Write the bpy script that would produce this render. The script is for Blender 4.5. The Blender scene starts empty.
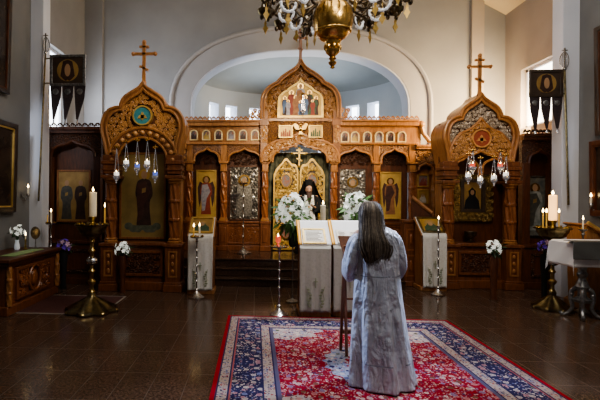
import bpy, math, random
from mathutils import Vector, Matrix
random.seed(11)
PI = math.pi
S = bpy.context.scene
COL = S.collection
# ------------------------------------------------------------------ camera model (600 x 400 frame)
CAMZ, F, YAW, ROLL = 1.65, 450.0, math.radians(3.2), math.radians(0.45)
PPX = 255 - F * math.tan(YAW); PPY = 198.8
FWD = Vector((-math.sin(YAW), math.cos(YAW), 0)); RGT = Vector((math.cos(YAW), math.sin(YAW), 0)); UP = Vector((0, 0, 1))
CR = RGT * math.cos(ROLL) + UP * math.sin(ROLL); CU = UP * math.cos(ROLL) - RGT * math.sin(ROLL)
CAM = Vector((0, 0, CAMZ))
def ray(px, py): return FWD + CR * ((px - PPX) / F) + CU * ((PPY - py) / F)
def P(px, py, Y):
    d = ray(px, py); return CAM + d * (Y / d.y)
def G(px, py, z=0.0):
    d = ray(px, py); return CAM + d * ((z - CAMZ) / d.z)
def W(px, py, X):
    d = ray(px, py); return CAM + d * (X / d.x)
cam = bpy.data.objects.new('camera', bpy.data.cameras.new('camera')); COL.objects.link(cam)
cam.data.sensor_width = 36; cam.data.lens = F / 600 * 36; cam.data.clip_start = .05
cam.data.shift_x = (300 - PPX) / 600; cam.data.shift_y = (PPY - 200) / 600
M3 = Matrix((CR, CU, -FWD)).transposed(); cam.matrix_world = Matrix.Translation(CAM) @ M3.to_4x4()
S.camera = cam

# ------------------------------------------------------------------ materials
MATS = {}
class NT:
    def __init__(s, name):
        s.m = bpy.data.materials.new(name); s.m.use_nodes = True; s.t = s.m.node_tree; s.t.nodes.clear()
        s.out = s.t.nodes.new('ShaderNodeOutputMaterial'); s.b = s.t.nodes.new('ShaderNodeBsdfPrincipled')
        s.t.links.new(s.b.outputs[0], s.out.inputs[0]); s.co = s.t.nodes.new('ShaderNodeTexCoord')
        MATS[name] = s.m
    def n(s, typ, ins=None, **kw):
        nd = s.t.nodes.new(typ)
        for k, v in kw.items(): setattr(nd, k, v)
        for k, v in (ins or {}).items(): s.put(nd.inputs[k], v)
        return nd
    def put(s, sock, v):
        if isinstance(v, bpy.types.NodeSocket): s.t.links.new(v, sock)
        elif isinstance(v, bpy.types.Node): s.t.links.new(v.outputs[0], sock)
        else: sock.default_value = v
    def math(s, op, a, b=0.0, c=0.0):
        nd = s.t.nodes.new('ShaderNodeMath'); nd.operation = op
        s.put(nd.inputs[0], a); s.put(nd.inputs[1], b); s.put(nd.inputs[2], c); return nd.outputs[0]
    def mix(s, f, a, b):
        nd = s.t.nodes.new('ShaderNodeMix'); nd.data_type = 'RGBA'
        s.put(nd.inputs[0], f); s.put(nd.inputs[6], c4(a)); s.put(nd.inputs[7], c4(b)); return nd.outputs[2]
    def ramp(s, f, stops, interp='LINEAR'):
        nd = s.t.nodes.new('ShaderNodeValToRGB'); nd.color_ramp.interpolation = interp
        e = nd.color_ramp.elements
        while len(e) < len(stops): e.new(1)
        for i, (p, c) in enumerate(stops): e[i].position = p; e[i].color = c4(c)
        s.put(nd.inputs[0], f); return nd.outputs[0]
    def noise(s, scale, detail=3, vec=None, rough=.5):
        return s.n('ShaderNodeTexNoise', {'Vector': vec or s.co.outputs['Object'], 'Scale': scale, 'Detail': detail, 'Roughness': rough}).outputs[0]
    def voro(s, scale, vec=None, feature='F1', out='Distance'):
        return s.n('ShaderNodeTexVoronoi', {'Vector': vec or s.co.outputs['Object'], 'Scale': scale}, feature=feature).outputs[out]
    def bump(s, h, strength, dist=.01):
        nd = s.n('ShaderNodeBump', {'Height': h, 'Strength': strength, 'Distance': dist}); s.put(s.b.inputs['Normal'], nd.outputs[0])
    def set(s, **kw):
        for k, v in kw.items(): s.put(s.b.inputs[k.replace('_', ' ')], v)
        return s.m
def c4(c): return c if isinstance(c, (bpy.types.NodeSocket, bpy.types.Node)) or len(c) == 4 else (*c, 1)

def wood(name, a, b, rough=.38, scale=1.0, carve=0):
    t = NT(name)
    mp = t.n('ShaderNodeMapping', {'Vector': t.co.outputs['Object'], 'Scale': (9 * scale, 9 * scale, 1.6 * scale)})
    g = t.noise(3.0, 5, mp.outputs[0], .6)
    col = t.ramp(g, [(.32, b), (.68, a)])
    if carve:
        v = t.voro(carve); nz = t.noise(carve * .8, 3)
        h = t.math('ADD', v, t.math('MULTIPLY', nz, .5))
        col = t.mix(t.ramp(h, [(.35, (0, 0, 0)), (.95, (1, 1, 1))]), col, tuple(x * .45 for x in b))  # carved hollows darkened in the colour too, like shade
        t.bump(t.math('SUBTRACT', 1, h), .9, .02)
    else:
        t.bump(g, .12, .004)
    return t.set(Base_Color=col, Roughness=rough, Specular_IOR_Level=.5)
def plain(name, a, rough=.5, metal=0.0, b=None, ns=8, bump=0, bs=40, emit=None, es=0, **kw):
    t = NT(name)
    col = c4(a)
    if b: col = t.mix(t.ramp(t.noise(ns, 4), [(.35, (0, 0, 0)), (.65, (1, 1, 1))]), a, b)
    if bump: t.bump(t.noise(bs, 4), bump, .01)
    t.set(Base_Color=col, Roughness=rough, Metallic=metal)
    if emit: t.set(Emission_Color=c4(emit), Emission_Strength=es)
    for k, v in kw.items(): t.set(**{k: v})
    return t.m

wood('wood', (.34, .145, .05), (.18, .068, .023))
wood('wood_red', (.235, .085, .032), (.115, .038, .014), .36)
wood('wood_red_carved', (.25, .09, .034), (.13, .042, .016), .4, 1, 40)
wood('wood_column', (.33, .125, .045), (.17, .056, .02), .32)
wood('wood_light', (.46, .22, .082), (.26, .11, .038), .3)
wood('wood_dark', (.13, .042, .014), (.06, .02, .008), .42)
wood('wood_carved', (.46, .22, .078), (.28, .115, .038), .4, 1, 46)
wood('wood_carved_fine', (.42, .18, .055), (.25, .09, .024), .38, 1, 60)
wood('wood_scroll', (.58, .31, .125), (.40, .19, .065), .32)
wood('wood_carved_dark', (.16, .055, .018), (.08, .027, .01), .42, 1, 34)
wood('wood_cross', (.55, .26, .09), (.36, .15, .045), .4)
plain('gap_dark', (.012, .007, .005), .8)
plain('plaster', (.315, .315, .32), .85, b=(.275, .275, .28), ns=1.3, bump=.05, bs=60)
plain('plaster_nave_shaded', (.22, .22, .215), .85, b=(.18, .18, .18), ns=1.3, bump=.05, bs=60)  # darker copy of the plaster, shade of the nave put into its colour
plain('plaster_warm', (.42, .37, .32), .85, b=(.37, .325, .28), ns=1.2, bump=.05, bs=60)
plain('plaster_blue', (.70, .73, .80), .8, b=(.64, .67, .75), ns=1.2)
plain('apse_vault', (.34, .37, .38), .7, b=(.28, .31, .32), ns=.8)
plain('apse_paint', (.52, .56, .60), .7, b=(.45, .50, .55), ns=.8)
plain('moulding', (.44, .43, .44), .7, b=(.38, .375, .385), ns=1.4)
plain('ceiling_paint', (.78, .68, .47), .85, b=(.73, .63, .42), ns=.8)
plain('gold', (.74, .48, .17), .24, .9, b=(.50, .30, .09), ns=9, bump=.22, bs=40)
plain('gold_leaf', (.66, .46, .15), .4, .4, b=(.50, .32, .09), ns=8, bump=.1, bs=30)
plain('gold_matte', (.60, .43, .14), .5, .3, b=(.45, .30, .09), ns=20)
plain('gold_dull', (.33, .22, .07), .5, .5, b=(.2, .13, .04), ns=20)
plain('cream_gold', (.80, .64, .34), .45, .2, b=(.66, .5, .24), ns=14)
plain('icon_gold_bright', (.66, .45, .13), .42, .25, b=(.52, .34, .09), ns=5)
plain('brass', (.55, .42, .18), .28, 1, b=(.34, .25, .10), ns=18, bump=.15, bs=50)
plain('brass_dark', (.30, .24, .12), .3, 1, b=(.14, .11, .06), ns=16, bump=.25, bs=40)
plain('silver_bright', (.85, .85, .87), .22, .9, b=(.6, .6, .6), ns=26, emit=(.9, .92, 1), es=.06)
plain('silver', (.75, .75, .76), .25, 1, b=(.45, .44, .43), ns=26, bump=.3, bs=50)
plain('silver_dark', (.42, .40, .37), .36, 1, b=(.18, .16, .14), ns=24, bump=.3, bs=50)
plain('bronze', (.22, .17, .11), .34, .9, b=(.09, .07, .05), ns=24, bump=.3, bs=50)
plain('iron_silver', (.42, .42, .42), .38, .9, b=(.2, .2, .2), ns=24, bump=.3, bs=50)
plain('fret_silver', (.50, .42, .34), .4, .35, b=(.26, .2, .15), ns=30)
plain('black_cloth', (.008, .008, .010), .85)
plain('banner_cloth', (.025, .018, .022), .75, b=(.05, .03, .03), ns=30)
plain('skin', (.50, .30, .21), .55)
plain('skin_icon', (.40, .24, .13), .6)
plain('wax', (.82, .76, .62), .5, b=(.75, .68, .52), ns=12, emit=(1, .8, .5), es=.06)
plain('wax_lit', (.9, .7, .42), .5, emit=(1, .50, .16), es=1.7)
plain('wax_yellow', (.78, .50, .12), .5, emit=(1, .55, .12), es=.12)
plain('flame', (1, .8, .4), .5, emit=(1, .72, .34), es=14)
plain('wick', (.02, .02, .02), .9)
plain('red_glass', (.75, .10, .06), .2, emit=(1, .15, .08), es=.5)
plain('blue_glass', (.10, .14, .55), .12, emit=(.2, .3, 1), es=.4)
plain('clear_glass', (.8, .85, .88), .08, emit=(.8, .9, 1), es=.12)
plain('crystal', (.9, .92, .95), .1, emit=(.9, .95, 1), es=.15)  # small self glow stands in for the sparkle of the crystals
plain('lamp_glass', (.9, .9, .9), .1, emit=(1, .92, .8), es=.9)
plain('window_glow', (.9, .95, 1), .3, emit=(.88, .94, 1), es=4.5)
plain('window_glow_soft', (.8, .85, .9), .3, emit=(.88, .94, 1), es=1.3)
plain('sun_glow', (1, .96, .85), .3, emit=(1, .96, .84), es=5)
plain('petal_white', (.88, .9, .86), .5, b=(.78, .82, .74), ns=30, emit=(.92, .95, .88), es=.34)  # petals glow faintly by themselves to look brightly lit
plain('petal_purple', (.10, .04, .45), .5, b=(.2, .08, .55), ns=30, emit=(.2, .1, .8), es=.04)
plain('petal_pink', (.65, .45, .62), .5)
plain('leaf', (.07, .17, .04), .5, b=(.13, .26, .07), ns=20)
plain('vase_dark', (.03, .045, .03), .2)
plain('leaf_dark', (.018, .045, .015), .55, b=(.03, .07, .02), ns=20)
plain('hair_grey', (.10, .078, .058), .62, b=(.05, .038, .03), ns=30)
plain('hair_light', (.28, .235, .18), .6, b=(.18, .14, .11), ns=30)
plain('backdrop_olive', (.05, .055, .035), .8, b=(.20, .20, .14), ns=6)
plain('shoe', (.012, .012, .014), .5)
plain('robe_red', (.30, .055, .03), .6, b=(.2, .035, .02), ns=14)
plain('robe_blue', (.10, .16, .28), .6, b=(.06, .1, .2), ns=14)
plain('robe_ochre', (.34, .16, .06), .6, b=(.22, .09, .04), ns=14)
plain('robe_pale', (.42, .40, .42), .6, b=(.25, .24, .3), ns=18)
plain('robe_dusk', (.05, .055, .05), .6, b=(.10, .09, .07), ns=16)
plain('robe_reflect', (.40, .41, .38), .4, b=(.18, .20, .18), ns=9)
plain('robe_teal', (.05, .26, .28), .55, b=(.03, .18, .22), ns=20)
plain('robe_brown', (.06, .026, .018), .6, b=(.03, .014, .011), ns=14)
plain('robe_brown2', (.085, .03, .022), .6, b=(.05, .02, .015), ns=14)
plain('icon_olive', (.34, .24, .085), .5, .1, b=(.22, .16, .06), ns=3)
plain('robe_white', (.6, .57, .5), .6, b=(.45, .42, .36), ns=18)
plain('robe_green', (.06, .10, .05), .6, b=(.03, .06, .03), ns=18)
plain('cloud', (.15, .16, .11), .7, b=(.08, .09, .06), ns=12)
plain('icon_gold', (.50, .31, .075), .42, .3, b=(.38, .23, .05), ns=5)
plain('icon_gold_dim', (.42, .27, .09), .5, .15, b=(.28, .17, .055), ns=5)
plain('icon_dark', (.035, .025, .02), .35, b=(.07, .045, .03), ns=7)
plain('icon_scene', (.35, .12, .06), .5, b=(.16, .2, .22), ns=24)
plain('icon_scene_dark', (.20, .19, .15), .4, b=(.09, .10, .10), ns=12)
plain('medallion_teal', (.05, .25, .27), .5, b=(.03, .17, .22), ns=14)
plain('medallion_red', (.26, .07, .03), .5, b=(.25, .05, .03), ns=14)
plain('painting_dark', (.03, .022, .018), .22, b=(.06, .04, .03), ns=3)
plain('ink', (.12, .07, .04), .7)
plain('page', (.85, .82, .74), .6)
plain('embroidery', (.30, .33, .22), .7)
plain('green_cloth', (.22, .36, .16), .7, b=(.3, .42, .2), ns=20)
plain('mat_dark', (.06, .02, .018), .9, b=(.1, .035, .03), ns=40)
plain('mat_edge', (.3, .27, .24), .9)
plain('marble_dark', (.05, .028, .018), .16, b=(.085, .05, .034), ns=26)

t = NT('white_cloth')
nz = t.voro(26); t.bump(t.math('ADD', nz, t.noise(8, 3)), .18, .01)
t.set(Base_Color=t.ramp(nz, [(.1, (.66, .64, .60)), (.5, (.74, .73, .70))]), Roughness=.75)
t = NT('cloth_shaded'); nz = t.voro(26); t.bump(t.math('ADD', nz, t.noise(8, 3)), .18, .01); t.set(Base_Color=t.ramp(nz, [(.1, (.42, .41, .37)), (.5, (.47, .455, .42))]), Roughness=.8)  # shaded copy of the white cloth, shade put into its colour
t = NT('white_cloth_plain'); t.bump(t.noise(7, 3), .25, .02); t.set(Base_Color=(.88, .88, .90, 1), Roughness=.75)
t = NT('grey_cloth'); t.bump(t.noise(9, 3), .25, .02); t.set(Base_Color=(.09, .09, .085, 1), Roughness=.7)
t = NT('gold_ribbon'); t.set(Base_Color=(.75, .40, .05, 1), Roughness=.5, Metallic=.2)
# brocade vestment
t = NT('brocade')
v = t.voro(24); n2 = t.noise(3.2, 3)
pat = t.math('GREATER_THAN', t.math('SINE', t.math('MULTIPLY', v, 34)), .35)
base = t.ramp(n2, [(.3, (.42, .47, .60)), (.7, (.64, .69, .82))])
fm = t.n('ShaderNodeMapping', {'Vector': t.co.outputs['Object'], 'Scale': (1, 1, .28)})
fo = t.n('ShaderNodeTexNoise', {'Vector': fm.outputs[0], 'Scale': 11.0, 'Detail': 3.0, 'Distortion': .8}).outputs[0]
t.bump(t.math('ADD', t.math('MULTIPLY', fo, 2.2), t.math('ADD', t.math('MULTIPLY', t.noise(14, 3), .5), t.math('MULTIPLY', pat, .10))), .8, .05)
t.set(Base_Color=t.mix(t.math('MULTIPLY', pat, .35), base, (.72, .76, .84)), Roughness=.42, Sheen_Weight=.2)
t = NT('brocade_band'); v = t.voro(60)
t.set(Base_Color=t.ramp(v, [(.2, (.20, .23, .32)), (.6, (.32, .36, .45))]), Roughness=.5)
# floor tiles
t = NT('floor_tile')
br = t.n('ShaderNodeTexBrick', {'Vector': t.co.outputs['Object'], 'Scale': 1.0, 'Mortar Size': .004, 'Mortar Smooth': .2, 'Brick Width': .6, 'Row Height': .3,
     'Color1': (.9, .9, .9, 1), 'Color2': (.6, .6, .6, 1), 'Mortar': (0, 0, 0, 1)}, offset=.0)
mp = t.n('ShaderNodeMapping', {'Vector': t.co.outputs['Object'], 'Rotation': (0, 0, PI / 2)})
t.put(br.inputs['Vector'], mp.outputs[0])
sp = t.noise(42, 6, None, .8); big = t.noise(3.2, 3)
gran = t.ramp(sp, [(.36, (.022, .012, .008)), (.5, (.085, .050, .034)), (.64, (.24, .15, .105))])
gran = t.mix(t.ramp(big, [(.35, (0, 0, 0)), (.7, (.55, .55, .55))]), gran, (.08, .048, .034))
var = t.n('ShaderNodeMix', {0: .35, 6: gran, 7: br.outputs[0]}, data_type='RGBA', blend_type='MULTIPLY').outputs[2]
t.set(Base_Color=t.mix(br.outputs['Fac'], var, (.105, .075, .058)), Roughness=t.math('ADD', .16, t.math('MULTIPLY', br.outputs['Fac'], .3)), Specular_IOR_Level=.42)
t.bump(t.math('ADD', t.math('MULTIPLY', t.noise(2.2, 2), 1.0), t.math('MULTIPLY', br.outputs['Fac'], -.15)), .02, .02)
# carpet
CX0, CX1, CY0, CY1 = G(227.5, 319).x, G(443, 318.5).x, 2.75, G(335, 318.5).y
HX, HY = (CX1 - CX0) / 2, (CY1 - CY0) / 2
t = NT('carpet_pile')
xyz = t.n('ShaderNodeSeparateXYZ', {0: t.co.outputs['Object']})
ax = t.math('ABSOLUTE', xyz.outputs[0]); ay = t.math('ABSOLUTE', xyz.outputs[1])
dx = t.math('SUBTRACT', HX, ax); dy = t.math('SUBTRACT', HY, ay); d = t.math('MINIMUM', dx, dy)
absv = t.n('ShaderNodeCombineXYZ', {0: ax, 1: ay, 2: 0.0})
def floral(scale, stops, thr):
    c = t.n('ShaderNodeTexVoronoi', {'Vector': absv.outputs[0], 'Scale': scale, 'Randomness': .75})
    s_ = t.n('ShaderNodeSeparateColor', {0: c.outputs['Color']})
    colr = t.ramp(s_.outputs[0], stops, 'CONSTANT')
    ring = t.math('LESS_THAN', t.math('ABSOLUTE', t.math('SUBTRACT', c.outputs['Distance'], .22)), .12)
    core = t.math('LESS_THAN', c.outputs['Distance'], thr)
    return colr, core, ring
navy = (.028, .028, .10); red = (.32, .010, .024); cream = (.72, .62, .58); ltblue = (.24, .27, .48); pink = (.56, .30, .32)
c1, k1, r1 = floral(15, [(0, cream), (.2, ltblue), (.42, pink), (.6, (.03, .03, .12)), (.76, (.66, .58, .56)), (.88, (.12, .15, .10))], .40)
c2, k2, r2 = floral(25, [(0, pink), (.22, cream), (.45, ltblue), (.68, (.22, .02, .03)), (.85, (.5, .5, .58))], .40)
c3, k3, r3 = floral(32, [(0, navy), (.3, red), (.6, (.13, .15, .28)), (.8, (.3, .2, .08))], .36)
c4_, k4, r4 = floral(44, [(0, cream), (.25, navy), (.5, ltblue), (.72, pink), (.86, (.55, .52, .54))], .42)
fine = t.noise(70, 2)
field = t.mix(t.math('MULTIPLY', k4, .72), red, c4_); field = t.mix(k1, field, c1); field = t.mix(t.math('MULTIPLY', r1, .45), field, red)
rr = t.math('SQRT', t.math('ADD', t.math('POWER', t.math('DIVIDE', ax, .42), 2.0), t.math('POWER', t.math('DIVIDE', ay, .55), 2.0)))
ang = t.math('ARCTAN2', ay, ax)
rr = t.math('ADD', rr, t.math('MULTIPLY', t.math('COSINE', t.math('MULTIPLY', ang, 16.0)), .05))
medal = t.mix(k2, (.38, .41, .52), c2); medal = t.mix(t.math('MULTIPLY', k4, .7), medal, c4_); medal = t.mix(k1, medal, c1)
field = t.mix(t.math('LESS_THAN', rr, 1.0), field, medal)
field = t.mix(t.math('LESS_THAN', rr, .5), field, t.mix(k3, red, cream))
cxx = t.math('DIVIDE', t.math('SUBTRACT', ax, HX - .6), .62); cyy = t.math('DIVIDE', t.math('SUBTRACT', ay, HY - .6), .45)
cr = t.math('SQRT', t.math('ADD', t.math('MULTIPLY', cxx, cxx), t.math('MULTIPLY', cyy, cyy)))
cr = t.math('ADD', cr, t.math('MULTIPLY', t.math('SINE', t.math('MULTIPLY', t.math('ARCTAN2', cyy, cxx), 11.0)), .07))
sp_ = t.mix(k2, (.52, .46, .48), c2); sp_ = t.mix(t.math('MULTIPLY', k4, .85), sp_, c4_); sp_ = t.mix(k1, sp_, c1)
field = t.mix(t.math('LESS_THAN', cr, .95), field, sp_)
blue = t.mix(t.math('MULTIPLY', k4, .75), navy, c4_); blue = t.mix(k1, blue, c1); blue = t.mix(t.math('MULTIPLY', r1, .4), blue, navy)
beige = t.mix(k4, t.mix(k3, (.46, .38, .35), c3), t.mix(.5, c3, c4_))
def step(at, a, b):
    return t.mix(t.math('GREATER_THAN', d, at), a, b)
col = step(.04, (.34, .012, .022), (.04, .03, .09))
for at, c in ((.055, beige), (.14, navy), (.155, (.4, .12, .12)), (.17, blue), (.44, navy), (.455, beige), (.55, navy), (.565, (.12, .11, .20)), (.60, field)): col = step(at, col, c)
col = t.mix(.12, col, (.05, .03, .05)); 
t.bump(t.noise(160, 2), .5, .005)
t.set(Base_Color=col, Roughness=.95, Specular_IOR_Level=.1)

# ------------------------------------------------------------------ mesh builder
def cr(pts, n=6):
    out = []
    for i in range(len(pts) - 1):
        p0 = pts[max(i - 1, 0)]; p1 = pts[i]; p2 = pts[i + 1]; p3 = pts[min(i + 2, len(pts) - 1)]
        for k in range(n):
            u = k / n
            out.append(tuple(.5 * (2 * b + (c - a) * u + (2 * a - 5 * b + 4 * c - e) * u * u + (3 * b - a - 3 * c + e) * u ** 3) for a, b, c, e in zip(p0, p1, p2, p3)))
    out.append(tuple(pts[-1])); return out
def scale_about(poly, c, k, kz=None): return [(c[0] + (x - c[0]) * k, c[1] + (z - c[1]) * (kz or k)) for x, z in poly]
class MB:
    def __init__(s): s.v = []; s.f = []
    def add(s, vs, fs):
        b = len(s.v); s.v += [tuple(x) for x in vs]; s.f += [tuple(b + i for i in f) for f in fs]; return s
    def box(s, c, d, rot=None):
        hx, hy, hz = d[0] / 2, d[1] / 2, d[2] / 2
        vs = [Vector((x * hx, y * hy, z * hz)) for x in (-1, 1) for y in (-1, 1) for z in (-1, 1)]
        if rot is not None: vs = [rot @ v for v in vs]
        return s.add([v + Vector(c) for v in vs], [(0, 1, 3, 2), (4, 6, 7, 5), (0, 4, 5, 1), (2, 3, 7, 6), (0, 2, 6, 4), (1, 5, 7, 3)])
    def b2(s, x0, x1, y0, y1, z0, z1): return s.box(((x0 + x1) / 2, (y0 + y1) / 2, (z0 + z1) / 2), (x1 - x0, y1 - y0, z1 - z0))
    def prism(s, poly, y0, y1):                # poly in xz, extruded along y
        n = len(poly)
        a = sum(poly[i][0] * poly[(i + 1) % n][1] - poly[(i + 1) % n][0] * poly[i][1] for i in range(n))
        if a < 0: poly = poly[::-1]
        vs = [(x, y0, z) for x, z in poly] + [(x, y1, z) for x, z in poly]
        return s.add(vs, [tuple(range(n)), tuple(range(2 * n - 1, n - 1, -1))] + [((i + 1) % n, i, n + i, n + (i + 1) % n) for i in range(n)])
    def prismz(s, poly, z0, z1):
        n = len(poly); vs = [(x, y, z0) for x, y in poly] + [(x, y, z1) for x, y in poly]
        return s.add(vs, [tuple(range(n - 1, -1, -1)), tuple(range(n, 2 * n))] + [(i, (i + 1) % n, n + (i + 1) % n, n + i) for i in range(n)])
    def band(s, a, b, y0, y1, closed=False):   # ribbon between paths a and b (same count, xz), extruded along y
        n = len(a)
        vs = [(x, y0, z) for x, z in a] + [(x, y0, z) for x, z in b] + [(x, y1, z) for x, z in a] + [(x, y1, z) for x, z in b]
        fs = []
        for i in range(n if closed else n - 1):
            j = (i + 1) % n
            fs += [(i, j, n + j, n + i), (2 * n + j, 2 * n + i, 3 * n + i, 3 * n + j), (j, i, 2 * n + i, 2 * n + j), (n + i, n + j, 3 * n + j, 3 * n + i)]
        if not closed: fs += [(0, n, 3 * n, 2 * n), (n - 1, 3 * n - 1, 4 * n - 1, 2 * n - 1)]
        return s.add(vs, fs)
    def lathe(s, prof, c=(0, 0, 0), n=20, fn=None):
        vs = []; m = len(prof)
        for r, z in prof:
            for k in range(n):
                a = 2 * PI * k / n; q = r * (fn(a, z) if fn else 1)
                vs.append((c[0] + q * math.cos(a), c[1] + q * math.sin(a), c[2] + z))
        fs = [(i * n + k, i * n + (k + 1) % n, (i + 1) * n + (k + 1) % n, (i + 1) * n + k) for i in range(m - 1) for k in range(n)]
        fs += [tuple(range(n - 1, -1, -1)), tuple(range((m - 1) * n, m * n))]
        return s.add(vs, fs)
    def tube(s, pts, r, n=6):
        pts = [Vector(p) for p in pts]; m = len(pts); rs = r if isinstance(r, (list, tuple)) else [r] * m
        vs = []; nrm = None
        for i, p in enumerate(pts):
            d = (pts[min(i + 1, m - 1)] - pts[max(i - 1, 0)])
            d = d.normalized() if d.length > 1e-9 else Vector((0, 0, 1))
            if nrm is None: nrm = d.orthogonal().normalized()
            nrm = (nrm - d * nrm.dot(d)); nrm = nrm.normalized() if nrm.length > 1e-6 else d.orthogonal().normalized()
            bn = d.cross(nrm)
            for k in range(n):
                a = 2 * PI * k / n; vs.append(p + (nrm * math.cos(a) + bn * math.sin(a)) * rs[i])
        fs = [(i * n + k, i * n + (k + 1) % n, (i + 1) * n + (k + 1) % n, (i + 1) * n + k) for i in range(m - 1) for k in range(n)]
        fs += [tuple(range(n - 1, -1, -1)), tuple(range((m - 1) * n, m * n))]
        return s.add(vs, fs)
    def ball(s, c, r, n=12, m=8):
        rx, ry, rz = r if isinstance(r, (tuple, list)) else (r, r, r)
        vs = [(c[0], c[1], c[2] - rz)]
        for i in range(1, m):
            p = -PI / 2 + PI * i / m
            for k in range(n):
                a = 2 * PI * k / n; vs.append((c[0] + rx * math.cos(p) * math.cos(a), c[1] + ry * math.cos(p) * math.sin(a), c[2] + rz * math.sin(p)))
        vs.append((c[0], c[1], c[2] + rz)); L = len(vs) - 1
        fs = [(0, 1 + (k + 1) % n, 1 + k) for k in range(n)] + [(L, 1 + (m - 2) * n + k, 1 + (m - 2) * n + (k + 1) % n) for k in range(n)]
        fs += [(1 + i * n + k, 1 + i * n + (k + 1) % n, 1 + (i + 1) * n + (k + 1) % n, 1 + (i + 1) * n + k) for i in range(m - 2) for k in range(n)]
        return s.add(vs, fs)
    def loft(s, rings, cap=True, closed=True):
        n = len(rings[0]); vs = [p for r in rings for p in r]
        fs = [(i * n + k, i * n + (k + 1) % n, (i + 1) * n + (k + 1) % n, (i + 1) * n + k) for i in range(len(rings) - 1) for k in range(n if closed else n - 1)]
        if cap: fs += [tuple(range(n - 1, -1, -1)), tuple(range((len(rings) - 1) * n, len(rings) * n))]
        return s.add(vs, fs)
    def sheet(s, fn, nu, nv):
        vs = [fn(i / nu, j / nv) for i in range(nu + 1) for j in range(nv + 1)]
        return s.add(vs, [(i * (nv + 1) + j, (i + 1) * (nv + 1) + j, (i + 1) * (nv + 1) + j + 1, i * (nv + 1) + j + 1) for i in range(nu) for j in range(nv)])
    def xf(s, m): s.v = [tuple(m @ Vector(p)) for p in s.v]; return s
    def mesh(s, name, mat, smooth=True):
        me = bpy.data.meshes.new(name); me.from_pydata(s.v, [], s.f); me.update()
        if smooth and len(me.polygons):
            me.shade_smooth(); me.set_sharp_from_angle(angle=math.radians(38))
        me.materials.append(MATS[mat]); return me
    def build(s, name, mat, parent=None, label=None, bevel=0, solid=0, loc=None, smooth=True, sub=0):
        o = bpy.data.objects.new(name, s.mesh(name, mat, smooth)); COL.objects.link(o); o.parent = parent
        if loc is not None: o.location = loc
        if solid: m = o.modifiers.new('thick', 'SOLIDIFY'); m.thickness = solid; m.offset = 0
        if bevel: m = o.modifiers.new('edge', 'BEVEL'); m.width = bevel; m.segments = 2; m.limit_method = 'ANGLE'; m.harden_normals = False
        if sub: m = o.modifiers.new('sub', 'SUBSURF'); m.levels = sub; m.render_levels = sub
        if label: o['label'] = label
        return o
def tag(o, label=None, cat=None, group=None, kind=None):
    if label: o['label'] = label
    if cat: o['category'] = cat
    if group: o['group'] = group
    if kind: o['kind'] = kind
    return o
def thing(name, label, cat, loc, rz=0, group=None, scale=1):
    o = bpy.data.objects.new(name, None); COL.objects.link(o); o.location = loc; o.rotation_euler = (0, 0, rz); o.scale = (scale,) * 3
    o.empty_display_size = .1
    return tag(o, label, cat, group)
def kids(o): return [c for c in list(COL.objects) if c.parent == o]
def dup(o, label=None, loc=None, rz=None, scale=None, group=None):
    def cp(a, par):
        c = a.copy(); COL.objects.link(c); c.parent = par
        for ch in kids(a): cp(ch, c)
        return c
    c = cp(o, None)
    if label: c['label'] = label
    if loc is not None: c.location = loc
    if rz is not None: c.rotation_euler.z = rz
    if scale is not None: c.scale = (scale,) * 3
    if group: c['group'] = group
    return c
def struct(name, mb, mat, **k):
    o = mb.build(name, mat, **k); o['kind'] = 'structure'; return o
def scrolls(mb, inside, bb, step, y, r=.006, turns=1.3, jit=.15):
    x0, x1, z0, z1 = bb; row = 0; z = z0
    while z < z1:
        x = x0 + (step / 2 if row % 2 else 0); k = row
        while x < x1:
            px, pz = x + random.uniform(-jit, jit) * step, z + random.uniform(-jit, jit) * step
            if inside(px, pz):
                sg = 1 if k % 2 else -1; a0 = random.uniform(0, 2 * PI); pts = []
                for i in range(11):
                    u = i / 10; a = a0 + sg * turns * 2 * PI * u; q = step * (.56 - .44 * u)
                    pts.append((px + q * math.cos(a), y - .010 * u, pz + q * math.sin(a)))
                mb.tube(pts, [r * (1.15 - .3 * i / 10) for i in range(11)], 4); mb.ball(pts[-1], r * 1.5, 5, 4)
            x += step; k += 1
        z += step * .86; row += 1
    return mb
def inpoly(poly):
    def f(x, z):
        c = False; n = len(poly)
        for i in range(n):
            x1, z1 = poly[i]; x2, z2 = poly[i - 1]
            if (z1 > z) != (z2 > z) and x < (x2 - x1) * (z - z1) / (z2 - z1) + x1: c = not c
        return c
    return f
def mirror(half): return [(-x, z) for x, z in half[::-1]] + [p for p in half if p[0] > 1e-6 or True][1 if abs(half[0][0]) < 1e-6 else 0:]
def twistcol(mb, x, y, z0, z1, r, turns=2.2, lobes=4, amp=.13, n=20, m=44):
    rings = []
    for i in range(m + 1):
        u = i / m; z = z0 + (z1 - z0) * u; ring = []
        belly = 1 + .14 * math.sin(PI * u) - .1 * u
        if abs(u - .33) < .025 or abs(u - .66) < .025: belly *= 1.22; am = 0
        else: am = amp
        for k in range(n):
            a = 2 * PI * k / n; q = r * belly * (1 + am * math.cos(lobes * a + turns * 2 * PI * u))
            ring.append((x + q * math.cos(a), y + q * math.sin(a), z))
        rings.append(ring)
    return mb.loft(rings)

# ------------------------------------------------------------------ the setting
XL, XR, YB = -4.15, P(505, 100, 10.8).x, 10.8
AX = P(299, 200, 10.5).x                      # axis of the icon screen
XLN, XRN = P(30, 120, 8.05).x, P(579, 120, 8.05).x            # nave walls nearer the camera
struct('floor', MB().b2(-7, 9, -2.5, 13.5, -.12, 0), 'floor_tile')
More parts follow.
